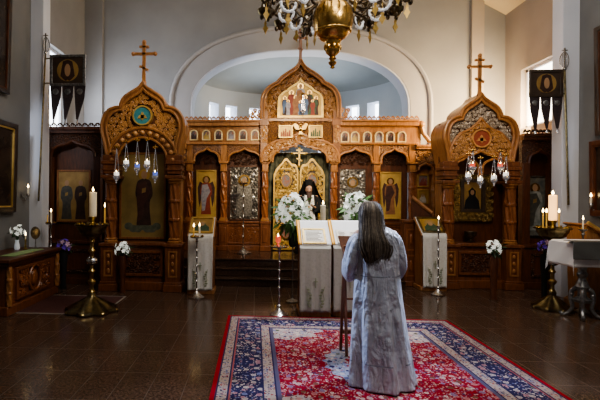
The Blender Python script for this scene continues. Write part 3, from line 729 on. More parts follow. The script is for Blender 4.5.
MB().tube([(-.78, 0, 2.30), (.78, 0, 2.30)], .018, 8).build('rod', 'brass', cu)
# round and oval icon in the right link bay
bx_ = AX + xe + .30
icon('round gold icon in the narrow bay beside the right canopy', (bx_, YC + .135, P(421, 187, YC).z), .25, .29, 'scene', 'gold_leaf', 'icon_scene', .03, None, 'robe_red', 'ell')
icon('oval pale icon below the round one in the narrow bay', (bx_, YC + .135, P(421, 204, YC).z), .25, .34, 'bust', 'gold_leaf', 'icon_gold', .03, None, 'robe_white', 'ell')

# ------------------------------------------------------------------ side canopies
def canopy(label, px, py_base, variant, scale, xk=1.0):
    q = G(px, py_base); r = thing('icon_canopy', label, 'canopy', q, 0, None, scale)
    half = cr([(0, 3.73), (.06, 3.645), (.16, 3.575), (.29, 3.49), (.37, 3.40), (.405, 3.29)], 6)[:-1] + cr([(.405, 3.29), (.54, 3.26), (.65, 3.17), (.71, 3.02), (.715, 2.86), (.67, 2.66), (.625, 2.42)], 6)
    half = [(x * xk, z) for x, z in half]
    out = mirror(half); inn = scale_about(out, (0, 2.75), .875, .885)
    D = .40
    rim = MB().band(out, inn, -.06, .05).build('gable_rim', 'wood', r, bevel=.01)
    mb = MB(); mb.tube([(x, -.06, z) for x, z in scale_about(out, (0, 2.75), .985)], .030, 8); mb.tube([(x, -.055, z) for x, z in inn], .024, 6); mb.build('moulding', 'wood_light', rim)
    MB().band(out, scale_about(out, (0, 2.75), .95), .05, .44 if variant == 0 else .62).build('roof', 'wood_light', r)
    # face with arch opening
    if variant == 0:
        opening = [(.46 * math.cos(PI * k / 24), 2.27 + .46 * math.sin(PI * k / 24)) for k in range(25)]
        arc2 = [(.64 * math.cos(PI * k / 24), 2.27 + .64 * math.sin(PI * k / 24)) for k in range(25)]
        mc, mr, mm = (0, 3.12), .165, 'medallion_teal'
    else:
        og = ogee(-.60, .60, 2.27, 3.25, 5)[::-1]; arc2 = og; opening = ogee(-.52, .52, 2.27, 2.62, 5)[::-1]
        mc, mr, mm = (0, 2.86), .165, 'medallion_red'
    face = [(x, z) for x, z in scale_about(out, (0, 2.75), .89, .9)]
    face = [(-.62, 2.27)] + face + [(.62, 2.27)] + opening
    MB().prism(face, .03, .08).build('face_panel', 'wood_dark', r)
    fi = inpoly(inn + [(.6, 2.3), (-.6, 2.3)]); ai = inpoly(arc2 + [(-.6, 2.2), (.6, 2.2)])
    md = lambda x, z, k=1.25: (x - mc[0]) ** 2 + (z - mc[1]) ** 2 < (mr * k) ** 2
    mb = MB(); scrolls(mb, lambda x, z: fi(x, z) and not ai(x, z) and not md(x, z), (-.75, .75, 2.3, 3.7), .083, .005, .012); mb.build('fretwork', 'wood_scroll' if variant == 0 else 'fret_silver', r)
    mb = MB().band(arc2, opening, -.05, .03); ar = mb.build('arch', 'wood_carved_fine', r)
    mb = MB(); mb.tube([(x, -.055, z) for x, z in arc2], .026, 6); mb.tube([(x, -.055, z) for x, z in opening], .02, 6); mb.build('moulding', 'wood_light', ar)
    if variant == 0:
        mb = MB()
        for k in range(13):
            a = PI * (k + .5) / 13; mb.ball((.55 * math.cos(a), -.055, 2.27 + .55 * math.sin(a)), .045, 8, 6)
        mb.build('rosette', 'wood_scroll', ar)
    else:
        ii = inpoly(arc2); oi = inpoly(opening + [(-.5, 2.2), (.5, 2.2)])
        mb = MB(); scrolls(mb, lambda x, z: ii(x, z) and not oi(x, z) and not md(x, z, 1.2) , (-.6, .6, 2.3, 3.2), .075, -.06, .009); mb.build('scrollwork', 'wood_scroll', ar)
        mb = MB()
        for s in (-1, 1):
            o2 = ogee(s * .26 - .23, s * .26 + .23, 2.2, 2.52, 5); mb.tube([(x, -.04, z) for x, z in o2], .024, 6)
        mb.lathe([(.01, 2.08), (.04, 2.12), (.05, 2.2), (.03, 2.26), (.04, 2.34)], (0, -.04, 0), 10); mb.build('pendant', 'wood_light', ar)
    mo = MB().band(ell(mc[0], mc[1], mr + .014, mr + .014, 28), ell(mc[0], mc[1], mr - .012, mr - .012, 28), -.09, .03, True).build('medallion', 'gold_leaf' if variant == 0 else 'wood_scroll', r)
    MB().prism(ell(mc[0], mc[1], mr - .01, mr - .01, 24), -.07, .03).build('medallion_picture', mm, mo)
    mb = MB().prism(ell(mc[0], mc[1] - .01, .03, .075, 12), -.078, -.068); mb.prism([(mc[0] - .09, mc[1] - .05), (mc[0] + .09, mc[1] - .05), (mc[0] + .05, mc[1] + .01), (mc[0] - .05, mc[1] + .01)], -.078, -.068); mb.build('medallion_figure', 'gold_leaf' if variant == 0 else 'wood_scroll', mo)
    # entablature blocks, columns, pedestals, side and back panels
    for s in (-1, 1):
        x = s * .575
        e = MB().b2(x - .15, x + .15, -.12, .26, 2.25, 2.32).b2(x - .125, x + .125, -.10, .26, 2.08, 2.25).b2(x - .15, x + .15, -.12, .26, 2.14, 2.17).b2(x - .16, x + .16, -.13, .26, 2.0, 2.06).b2(x - .14, x + .14, -.08, .1, 2.32, 2.42).build('entablature', 'wood_red', r, bevel=.01)
        mb = MB(); twistcol(mb, x, -.0, .93, 1.94, .082, lobes=6, turns=1.6, amp=.17, n=36, m=60); c = mb.build('column', 'wood_column', r)
        mb = MB()
        MB().lathe([(.12, .85), (.125, .88), (.10, .90), (.115, .92), (.09, .94)], (x, 0, 0), 18).build('column_base', 'wood_light', c); mb.lathe([(.085, 1.90), (.11, 1.93), (.09, 1.945), (.13, 1.97), (.14, 2.0)], (x, 0, 0), 18); mb.build('capital', 'wood_light', c)
        mb = MB().b2(x - .14, x + .14, -.14, .26, .12, .80); mb.b2(x - .17, x + .17, -.17, .26, 0, .13); mb.b2(x - .155, x + .155, -.155, .26, .13, .17); mb.b2(x - .17, x + .17, -.17, .26, .79, .85); pd = mb.build('pedestal', 'wood_red', r, bevel=.01)
        mb = MB().band(rect(.16, .46, .26, x), rect(.11, .41, .285, x), -.155, -.13, True)
        for k in range(3): mb.ball((x, -.14, .36 + k * .13), (.03, .025, .045), 8, 6)
        mb.build('carving', 'wood_light', pd)
        MB().b2(s * .64 - .03, s * .64 + .03, .1, D, .0, 2.4).build('side_panel', 'wood_light', r, bevel=.006)
    MB().b2(-.62, .62, .33, .38, 0, 3.2).build('back_panel', 'wood_dark', r)
    mb = MB().b2(-.43, .43, .02, .32, 0, .80); mb.b2(-.43, .43, -.05, .32, 0, .15); mb.b2(-.43, .43, -.05, .32, .80, .86); mb.build('base', 'wood_red', r, bevel=.01)
    mb = MB().band(rect(.76, .46, .25), rect(.66, .36, .30), -.02, .03, True); bp = mb.build('carved_panel', 'wood_red', r, bevel=.006)
    mb = MB(); scrolls(mb, inpoly(rect(.66, .36, .3)), (-.30, .33, .34, .66), .105, .006, .014); mb.build('scrollwork', 'wood_red_carved', bp)
    cross(r, 0, .02, 3.72, .74, .40, 'wood_cross', .03)
    return r, q
cl, ql = canopy('carved wooden canopy with a teal medallion and round arch over the standing saint icon', 142, 290, 0, 1.0, 1.05)
crr, qr = canopy('carved wooden canopy with a red medallion and pale fretwork at the right', 478.5, 288.3, 1, .985, .955)
icon('tall gold icon of a dark-robed standing saint on a cloud under the left canopy', (P(143, 200, ql.y + .32).x, ql.y + .32, .885), .88, 1.62, 'cloud_saint', 'wood', 'icon_olive', .04, robe='robe_brown', mantle='robe_brown2')
# right canopy icon: ornate gilded frame with a small dark icon
rr_ = thing('icon', 'small dark icon in a wide gilded carved frame under the right canopy', 'icon', (qr.x + .0, qr.y + .312, 1.24))
MB().band(rect(.76, .92), rect(.44, .62, .2), -.06, 0, True).build('frame', 'brass_dark', rr_, bevel=.01)
mb = MB(); scrolls(mb, lambda x, z: not (abs(x) < .26 and .16 < z < .84) and abs(x) < .36 and .03 < z < .89, (-.38, .38, .05, .9), .085, -.062, .011); mb.build('frame_carving', 'gold_dull', rr_)
MB().band(rect(.46, .64, .19), rect(.34, .52, .25), -.08, -.01, True).build('inner_frame', 'icon_dark', rr_)
MB().b2(-.18, .18, -.03, -.01, .24, .78).build('panel', 'icon_gold_dim', rr_)
MB().prism(ell(0, .57, .09, .10), -.034, -.03).build('halo', 'icon_gold', rr_)
MB().prism([(-.15, .25), (.15, .25), (.12, .42), (.06, .50), (.07, .6), (0, .67), (-.07, .6), (-.06, .5), (-.12, .42)], -.04, -.03).build('robe', 'black_cloth', rr_)
MB().prism(ell(0, .57, .035, .05), -.045, -.035).build('face', 'skin_icon', rr_)
bz = thing('bowl', 'dark metal dish standing in for a round opening below the small framed icon', 'dish', (qr.x - .08, qr.y + .16, .855))
MB().lathe([(.03, 0), (.06, .01), (.03, .03), (.03, .06), (.10, .12), (.115, .20), (.10, .20), (.02, .1)], n=18).build('bowl_body', 'bronze', bz)  # dark dish put in place of a dark round opening

# ------------------------------------------------------------------ outer bays (between canopy and pilaster)
def bay(label, px0, px1, pytop, pyapex, pyspr, Y=8.5):
    a, b = P(px0, 200, Y), P(px1, 200, Y); w = b.x - a.x; xm = (a.x + b.x) / 2
    r = thing('icon_screen_bay', label, 'icon screen', (xm, Y, 0)); pm = (px0 + px1) / 2
    zt, za, zs = P(pm, pytop, Y).z, P(pm, pyapex, Y).z, P(pm, pyspr, Y).z; hw = w / 2
    og = ogee(-hw + .12, hw - .12, zs, za)
    MB().prism([(-hw, zs), (-hw, zt - .12), (hw, zt - .12), (hw, zs)] + og[::-1], -.02, .08).build('niche_arch', 'wood_carved_dark', r)
    mb = MB(); mb.tube([(x, -.03, z) for x, z in og], .03, 6); mb.build('arch_moulding', 'wood_dark', r)
    mb = MB().b2(-hw, hw, -.08, .1, zt - .12, zt - .06); mb.b2(-hw, hw, -.11, .1, zt - .06, zt); mb.build('cornice', 'wood_dark', r, bevel=.006)
    mb = MB(); n = 9
    for k in range(n):
        x = -hw + w * (k + .5) / n; q = w / n * .52
        for g in (-1, 1): mb.tube([(x + g * q * (1 - t_ * .75) * math.cos(t_ * 4.2), -.05, zt + .012 + .075 * math.sin(min(t_ * 3.0, 2.6)) * (1 - .45 * t_)) for t_ in [i / 9 for i in range(10)]], .013, 5)
    mb.build('cresting', 'wood_carved_dark', r)
    MB().b2(-hw, hw, .22, .28, 0, zt - .1).build('back_panel', 'wood_dark', r)
    for s in (-1, 1):
        MB().b2(s * (hw - .07) - .07, s * (hw - .07) + .07, -.05, .1, .82, zs).build('pilaster', 'wood_dark', r, bevel=.008)
    mb = MB().b2(-hw, hw, -.06, .22, 0, .82); mb.b2(-hw, hw, -.1, .22, 0, .12); mb.b2(-hw, hw, -.1, .22, .77, .83); mb.build('plinth', 'wood_dark', r, bevel=.008)
    MB().band(rect(w - .3, .45, .22), rect(w - .4, .35, .27), -.085, -.05, True).build('carved_panel', 'wood_carved_dark', r)
    return r, xm, Y
bl, bxl, byl = bay('dark wooden end bay of the icon screen beside the left pilaster', 45, 101, 127.5, 141, 157)
br_, bxr, byr = bay('dark wooden end bay of the icon screen beside the right pilaster', 521, 556, 134, 150, 163, 8.85)
x, z, w, h = pic(57, 91, 170, 222, byl + .2)
icon('dim gold icon of two dark-robed saints in the left end bay', (x, byl + .2, z), w, h, 'two', 'wood', 'icon_gold_dim', .035)
x, z, w, h = pic(523, 546, 176, 236, byr + .2)
o = icon('tall glazed icon with greenish grey figure in the right end bay', (x, byr + .2, z), w, h, 'saint', 'iron_silver', 'icon_scene_dark', .025, robe='robe_reflect', mantle='robe_dusk')  # robe and panel paled to stand in for reflections on the glass

# ------------------------------------------------------------------ hanging lamps
def hang_lamp(label, q, top, glass, group):
    r = thing('hanging_lamp', label, 'oil lamp', q, 0, group); k_ = 1.2      # origin at the tip below the bowl
    MB().lathe([(.005, -.01), (.016, .008), (.008, .022), (.026, .04), (.016, .052), (.046, .075), (.060, .105), (.058, .128), (.045, .134)], n=14).build('bowl', 'silver_bright', r)
    MB().lathe([(.036, .125), (.042, .15), (.044, .185), (.040, .19), (.032, .15)], n=14).build('glass', glass, r)
    mb = MB().lathe([(.004, .17), (.011, .185), (.009, .20), (.001, .228)], n=8); mb.build('flame', 'flame', r)
    H = top - q[2]; mb = MB()
    for k in range(3):
        a = 2 * PI * k / 3 + .4; mb.tube([(.05 * math.cos(a), .05 * math.sin(a), .125), (.025 * math.cos(a), .025 * math.sin(a), .125 + (H - .125) * .55), (.002, 0, H - .03)], .0052, 4)
        for i in range(4): 
            u = .2 + .2 * i; mb.ball((.05 * (1 - u) * math.cos(a), .05 * (1 - u) * math.sin(a), .125 + (H - .155) * u), .008, 5, 4)
    mb.build('chain', 'silver_bright', r)
    mb = MB().lathe([(.002, H - .05), (.02, H - .035), (.026, H - .02), (.008, H), (.004, H + .02)], n=10)
    for k in range(6): 
        a = 2 * PI * k / 6; mb.ball((.036 * math.cos(a), .036 * math.sin(a), H - .02), .017, 5, 4)
    mb.tube([(0, 0, H + .01), (0, .04, H + .03), (0, .085, H + .02)], .006, 5); mb.build('hook', 'gold', r)
    return r
def lamps(rows, Y, side, glasses, ords):
    for i, ((px, pyb, pyt), g) in enumerate(zip(rows, glasses)):
        q = P(px, pyb, Y - .09 * (i % 2)); tz = P(px, pyt, Y - .09 * (i % 2)).z
        hang_lamp('silver hanging oil lamp under the %s canopy, %s' % (side, ords[i]), q, tz, g, 'oil lamps under the %s canopy' % side)
lamps([(116.3, 183, 146), (126, 171.5, 141), (137, 175, 139), (147, 172, 138.5), (155, 183, 146)], ql.y - .20, 'left', ['lamp_glass', 'lamp_glass', 'blue_glass', 'lamp_glass', 'blue_glass'],
      ['lowest one at its outer left', 'second from its outer left', 'middle one of five', 'second from its inner right', 'lowest one at its inner right'])
lamps([(468.3, 184, 153), (472.8, 174, 149), (480.3, 188, 157), (494, 186, 156), (500.3, 174, 150), (506, 183, 154)], qr.y - .20, 'right', ['lamp_glass', 'red_glass', 'lamp_glass', 'lamp_glass', 'red_glass', 'lamp_glass'],
      ['first from the left', 'second from the left with red glass', 'third from the left and lowest', 'fourth from the left', 'fifth from the left with red glass', 'last at its right'])

g_ = hang_lamp('white glass lamp hanging before the trefoil icon of the central gable', P(303, 115, YC - .30), P(303, 93, YC - .30).z, 'lamp_glass', None)
# ------------------------------------------------------------------ processional banners
def banner(label, pf, pb, panel, tips, tipy, Y, style, robe):
    top = P(pf[0], pf[1], Y); bot = P(pb[0], pb[1], Y)
    r = thing('processional_banner', label, 'banner', bot)
    d = top - bot
    mb = MB().tube([(0, 0, 0), d * .5, d], .017, 8); mb.build('pole', 'brass_dark', r)
    mb = MB(); s = .15
    for k in range(6):
        a = PI * k / 6; mb.tube([(d.x + .07 * math.cos(a) * math.sin(t_), d.y + .07 * math.sin(a) * math.sin(t_), d.z + .15 - .14 * math.cos(t_)) for t_ in [PI * i / 10 for i in range(11)]], .006, 4)
    mb.b2(d.x - .01, d.x + .01, d.y - .01, d.y + .01, d.z, d.z + .36); mb.b2(d.x - .045, d.x + .045, d.y - .01, d.y + .01, d.z + .31, d.z + .325); mb.ball((d.x, d.y, d.z), .03); mb.build('finial', 'silver', r)
    a, b = P(panel[0], panel[3], Y) - bot, P(panel[1], panel[1 + 1], Y) - bot
    w, h = b.x - a.x, b.z - a.z; xm = (a.x + b.x) / 2
    MB().band(rect(w, h, a.z, xm), rect(w - .1, h - .1, a.z + .05, xm), -.045, 0, True).build('panel_frame', 'iron_silver' if style == 'face' else 'icon_dark', r, bevel=.006)
    MB().b2(a.x + .04, b.x - .04, -.03, -.008, a.z + .04, b.z - .04).build('panel', 'icon_dark', r)
    zc_ = (a.z + b.z) / 2
    MB().prism(ell(xm, zc_, w * .30, w * .30, 28), -.034, -.03).build('halo', 'icon_gold_dim', r)
    half = [(0, .34), (.13, .28), (.16, .1), (.2, -.18), (.12, -.28), (.05, -.34), (0, -.3)]
    MB().prism([(xm + u * w, zc_ + v * h) for u, v in half] + [(xm - u * w, zc_ + v * h) for u, v in half[::-1]], -.04, -.032).build('hair', 'robe_brown', r)
    MB().prism(ell(xm, zc_, w * .08, h * .2), -.046, -.036).build('face', 'skin_icon', r)
    mb = MB().tube([(d.x * .9, 0, b.z - .06), (a.x if style == 'face' else b.x, -.01, b.z - .06)], .012, 6); mb.tube([(d.x * .85, 0, a.z + .06), (a.x if style == 'face' else b.x, -.01, a.z + .06)], .012, 6); mb.build('bracket', 'brass_dark', r)
    tw = w / 3
    for k, tp in enumerate(tips):
        t_ = P(tp, tipy[k], Y) - bot; cx = a.x + tw * (k + .5)
        MB().prism([(cx - tw * .46, a.z + .0), (cx + tw * .46, a.z + .0), (cx + tw * .40, a.z - .2), (t_.x + .015, t_.z + .04), (t_.x - .015, t_.z + .04), (cx - tw * .40, a.z - .2)], -.03, -.012).build('tongue', 'banner_cloth', r)
        tg = MB().lathe([(.004, 0), (.022, .005), (.012, .05), (.018, .065), (.004, .08)], (t_.x, -.02, t_.z - .04), 8); tg.build('tassel', 'silver', r); MB().ball((cx, -.03, a.z - .1), (tw * .26, .006, tw * .26), 12, 6).build('roundel', 'iron_silver', r)
    return r
banner('processional banner with a square painted face and three dark tongues beside the left pilaster', (45.5, 53), (38.5, 201), (50.5, 86.5, 55, 86.5), (54, 65.5, 77.5), (122, 122, 122), 7.98, 'face', 'robe_brown')
banner('processional banner with a nearly black square panel and three tongues beside the right pilaster', (564.5, 69), (568.5, 205), (528.5, 562, 70, 97.5), (534.5, 546, 556.5), (132, 131, 131), 7.98, 'dark', 'robe_brown')

# ------------------------------------------------------------------ candles, stands
def candle(label, q, h, r_, mat='wax', lit=True, group=None, fl=1.0):
    r = thing('candle', label, 'candle', q, 0, group)
    MB().lathe([(r_ * .98, 0), (r_, .01), (r_, h - .01), (r_ * .8, h), (r_ * .3, h - .004)], n=12).build('wax', mat, r)
    MB().tube([(0, 0, h - .006), (.001, 0, h + .015)], .0025, 4).build('wick', 'wick', r)
    if lit: MB().lathe([(.002, h + .008), (.008 * fl, h + .018), (.010 * fl, h + .03), (.006 * fl, h + .05), (.0008, h + .075)], n=8).build('flame', 'flame', r)
    return r
def big_stand(label, q, zt, bs=1.0):
    r = thing('candle_stand', label, 'candle stand', q)
    k = zt / 1.30
    fl = lambda a, z: 1 + .10 * math.cos(8 * a) if z < .2 * k else 1
    MB().lathe([(a * bs, b) for a, b in ((.34, 0), (.36, .02), (.35, .05), (.30, .07), (.22, .12), (.13, .18 * k), (.07, .21))] + [(.055, .25), (.05, .27)], n=48, fn=fl).build('base', 'brass_dark', r)
    for i in range(8):
        a = 2 * PI * i / 8; MB().ball((.35 * bs * math.cos(a), .35 * bs * math.sin(a), .03), (.045 * bs, .045 * bs, .03), 8, 6).build('foot', 'brass', r)
    prof = [(.03, .26), (.05, .29), (.03, .32), (.028, .38), (.055, .42), (.06, .45), (.03, .48), (.028, .56), (.05, .60), (.028, .63), (.026, .68), (.03, .70)]
    MB().lathe([(a, b * k) for a, b in prof], n=20).build('stem', 'brass', r)
    MB().ball((0, 0, .75 * k), (.085, .085, .065), 18, 12).build('knop', 'silver', r)
    prof = [(.028, .80), (.03, .86), (.055, .90), (.03, .93), (.026, 1.0), (.04, 1.04), (.03, 1.07), (.05, 1.10), (.09, 1.13)]
    MB().lathe([(a, b * k) for a, b in prof], n=20).build('upper_stem', 'brass', r)
    t_ = MB().lathe([(.05, zt - .19), (.12, zt - .17), (.17, zt - .13), (.175, zt - .10), (.20, zt - .07), (.21, zt - .03), (.24, zt - .02), (.245, zt), (.22, zt), (.2, zt - .015), (.05, zt - .015)], n=40, fn=lambda a, z: 1 + .035 * math.cos(10 * a)).build('tray', 'brass_dark', r)
    for i in range(14):
        a = 2 * PI * i / 14; MB().lathe([(.012, 0), (.02, .012), (.012, .02), (.016, .035)], (.205 * math.cos(a), .205 * math.sin(a), zt - .01), 8).build('candle_cup', 'brass', t_)
    MB().lathe([(.05, zt - .015), (.06, zt + .01), (.035, zt + .03), (.045, zt + .07), (.062, zt + .105), (.06, zt + .11)], n=18).build('candle_socket', 'brass', r)
    return r
qs = G(91.5, 311); zt = P(91.5, 224, qs.y).z
big_stand('tall brass candle stand with an eight-lobed base on the dark mat at the left', qs, zt)
zc0 = zt + .112
candle('thick white pillar candle on the left brass stand', (qs.x + .01, qs.y, zc0), P(93, 192, qs.y).z - zc0, .055, 'wax', True, fl=1.5)
q = P(104, 222, qs.y); candle('thin yellow taper with a lit flame on the left brass stand', (qs.x + .205 * math.cos(-.22), qs.y + .205 * math.sin(-.22), zt + .018), .22, .011, 'wax_yellow', True)
qs2 = G(552, 309); zt2 = P(552, 227.5, qs2.y).z
big_stand('tall brass candle stand beside the white-clothed table', qs2, zt2, .72)
zc2 = zt2 + .112
candle('glowing thick pillar candle on the right brass stand', (qs2.x, qs2.y, zc2), P(552, 195, qs2.y).z - zc2, .055, 'wax_lit', True, fl=2)
for px, dy_, lab in ((543, -.10, 'outermost thin taper left of the glowing pillar candle'), (546.5, -.14, 'thin taper nearest the glowing pillar candle at its left'), (559, -.17, 'thin taper right of the glowing pillar candle')):
    candle(lab, (P(px, 220, qs2.y + dy_).x, qs2.y + dy_, zt2 - .012), .235, .010, 'wax_yellow', True, 'tapers on the right brass stand', 1.4)

def slim_stand(label, q, zt, tray_r, base_r, metal='silver'):
    r = thing('candle_stand', label, 'candle stand', q)
    MB().lathe([(base_r, 0), (base_r * 1.03, .015), (base_r * .8, .03), (base_r * .5, .06), (base_r * .25, .09), (.022, .11), (.035, .135), (.018, .155)], n=24).build('base', metal, r)
    pr = [(.013, .15)]
    n = 6
    for i in range(1, n):
        z = .15 + (zt - .25) * i / n; pr += [(.012, z - .02), (.024, z), (.012, z + .02)]
    pr += [(.012, zt - .1), (.028, zt - .08), (.014, zt - .06), (.03, zt - .03)]
    MB().lathe(pr, n=12).build('stem', metal, r)
    t_ = MB().lathe([(.025, zt - .035), (tray_r * .8, zt - .025), (tray_r, zt - .005), (tray_r * 1.03, zt), (tray_r * .9, zt), (.03, zt - .012)], n=24).build('tray', metal, r)
    for i in range(10 if tray_r > .05 else 0):
        a = 2 * PI * i / 10; MB().lathe([(.008, 0), (.012, .01), (.008, .02), (.010, .03)], (tray_r * .84 * math.cos(a), tray_r * .84 * math.sin(a), zt - .008), 6).build('candle_cup', 'gold', t_)
    return r
q = G(279, 315.0); zt = P(277.5, 246, q.y).z
slim_stand('slim silver candle stand with round tray at the left of the white book lecterns', q, zt, .13, .125)
MBq = thing('votive_candle', 'red glass votive candle on the slim stand beside white lilies', 'candle', (q.x - .02, q.y, zt - .01), 0, None, .78)
MB().lathe([(.022, 0), (.03, .02), (.016, .04), (.02, .07), (.045, .09), (.05, .19), (.042, .19), (.02, .1)], n=16).build('glass', 'red_glass', MBq)
MB().lathe([(.003, .17), (.012, .185), (.013, .20), (.008, .22), (.001, .25)], n=8).build('flame', 'flame', MBq)
q = G(243, 253, ZD); zt = P(243, 203, q.y).z
slim_stand('tall silver candlestick on the dais before the silver-covered icon', q, zt, .11, .20)
q = G(196.5, 297.5); zt = P(196.5, 236.5, q.y).z
slim_stand('silver candle stand before the cloth-covered lectern near the left canopy', q, zt, .12, .13)
candle('short lit candle on the silver stand before the left lectern', (q.x - .05, q.y - .03, zt - .008), .16, .012, 'wax_yellow', True, fl=1.3)
candle('small lit votive on the silver stand, beside the short candle', (q.x + .045, q.y - .02, zt - .008), .17, .016, 'wax', True, fl=1.3)
q = G(438, 295); zt = P(438, 226, q.y).z
slim_stand('silver candle stand before the cloth-covered lectern near the right canopy', q, zt, .035, .11)
candle('single lit taper topping the silver stand before the right lectern', (q.x, q.y, zt - .012), .12, .011, 'wax', True, fl=1.3)
q = G(51, 300); q = P(51, 223, 7.85); 
slim_stand('small silver candle stand standing between the counter and the left end bay', (q.x, q.y, 0), q.z, .10, .12)
candle('small lit candle on the silver stand beside the counter', (q.x, q.y, q.z - .012), .2, .018, 'wax', True, fl=1.4)
candle('short taper beside the small lit candle by the counter', (q.x - .05, q.y - .03, q.z - .008), .15, .010, 'wax_yellow', False)

# ------------------------------------------------------------------ lecterns with cloths
def lectern(label, cloth_label, q, w, zf, zb, depth, wide=None, ribbon=False, emb=True, cloth_shaded=False):
    r = thing('lectern', label, 'lectern', q)      # origin: front bottom centre, front faces -y
    hw = w / 2
    mb = MB()
    for s in (-1, 1):
        mb.add([(s * hw - .02, .04, .08), (s * hw + .02, .04, .08), (s * hw + .02, depth, .08), (s * hw - .02, depth, .08), (s * hw - .02, .04, zf), (s * hw + .02, .04, zf), (s * hw + .02, depth, zb), (s * hw - .02, depth, zb)],
               [(3, 2, 1, 0), (4, 5, 6, 7), (0, 1, 5, 4), (1, 2, 6, 5), (2, 3, 7, 6), (3, 0, 4, 7)])
        mb.build('side_panel', 'wood', r, bevel=.006); mb = MB()
    MB().b2(-hw + .02, hw - .02, .06, .09, .08, zf - .02).build('front_panel', 'wood', r)
    mb = MB().b2(-hw - .04, hw + .04, .0, depth + .03, 0, .08); mb.build('base', 'wood_light', r, bevel=.01)
    al = math.atan2(zb - zf, depth - .04); ln = math.hypot(zb - zf, depth) + .06; R = Matrix.Rotation(al, 3, 'X')
    c = Vector((0, (depth + .02) / 2, (zf + zb) / 2 + .012)); MB().box(c, (w + .08, ln, .024), R).build('top', 'wood_light', r, bevel=.004)
    ww = (wide or w + .1) / 2
    def at(v):                                    # v: path from back of the top, over the front edge, down the front
        L1 = ln; L2 = zf - .08; s_ = v * (L1 + L2)
        if s_ < L1:
            u = 1 - s_ / L1; p = c + R @ Vector((0, (u - .5) * ln, .020)); return p.y, p.z, 0
        p = c + R @ Vector((0, -.5 * ln, .020)); k = (s_ - L1); return p.y - .012 - .01 * k, p.z - k, k
    def fn(u, v):
        y, z, k = at(v); x = (u * 2 - 1) * ww * (1 - .0 * k)
        return (x + .012 * k * math.sin(u * 23), y - k * .018 * math.sin(u * 19 + 1) - (.008 * abs(math.sin(u * 31)) * k), z)
    cl_ = thing('lectern_cloth', cloth_label, 'cloth', q)
    MB().sheet(fn, 28, 40).build('drape', 'cloth_shaded' if cloth_shaded else 'white_cloth', cl_, solid=.006)
    if cloth_shaded:
        tf = lambda u, v: ((u * 2 - 1) * (ww + .012), at(v * .36)[0] - .002, at(v * .36)[1] + .0075)
        MB().sheet(tf, 12, 14).build('lit_top', 'white_cloth_plain', cl_, 'bright sheet for the lit top of the cloth', solid=.004)  # lit top of the same cloth, painted as a brighter sheet
    if emb:
        mb = MB()
        for s in (-1, 1):
            for k in range(7):
                z = .16 + .04 * k; x = s * (.10 + .02 * math.sin(k * 1.3)) * w / .43; mb.ball((x, -.065, z), (.022, .006, .014), 6, 4)
            mb.tube([(s * .06, -.066, .17), (s * .12, -.066, .25), (s * .10, -.06, .36), (s * .13, -.058, .44)], .005, 4)
        mb.b2(-.006, .006, -.068, -.055, .42, .56); mb.b2(-.03, .03, -.068, -.055, .50, .512); mb.build('embroidery', 'embroidery', cl_)
    if ribbon:
        mb = MB()
        for s in ((-1,) if ribbon == 1 else (-1, 1)):
            f2 = lambda u, v: (s * ww * .95 + (u - .5) * .055, at(v * .36)[0] - .006, at(v * .36)[1] + .012)
            mb.sheet(f2, 2, 12)
        mb.build('gold_border', 'gold_ribbon', cl_, solid=.003)
    return r, at, c, R, ln
# left and right lectern
for side, px0, px1, pyf, pyb, ptop in (('left', 187.5, 212.5, 295, 219, 234.5), ('right', 423, 447, 292, 219, 234)):
    q = G((px0 + px1) / 2, pyf); q.y += .05; w = (P(px1, pyf, q.y).x - P(px0, pyf, q.y).x)
    zf = P((px0 + px1) / 2, ptop, q.y).z - .02; zb = P((px0 + px1) / 2, pyb, q.y + .4).z - .02
    r, at, c, R, ln = lectern('carved wooden lectern with slanted top standing before the %s canopy' % side, 'white embroidered cloth hanging over the lectern before the %s canopy' % side, q, w - .04, zf, zb, .38, w)
    p = c + R @ Vector((0, -.40 * ln, .028)); al = math.atan2(zb - zf, .34)
    icon('small gold-framed icon lying on the cloth-covered lectern at the %s' % side, (q.x + p.x, q.y + p.y, q.z + p.z), w * .95, ln * .82, 'bust', 'gold_leaf' if side == 'left' else 'brass_dark', 'icon_gold_dim' if side == 'left' else 'icon_gold', .03, robe='robe_green', rx=al - PI / 2)
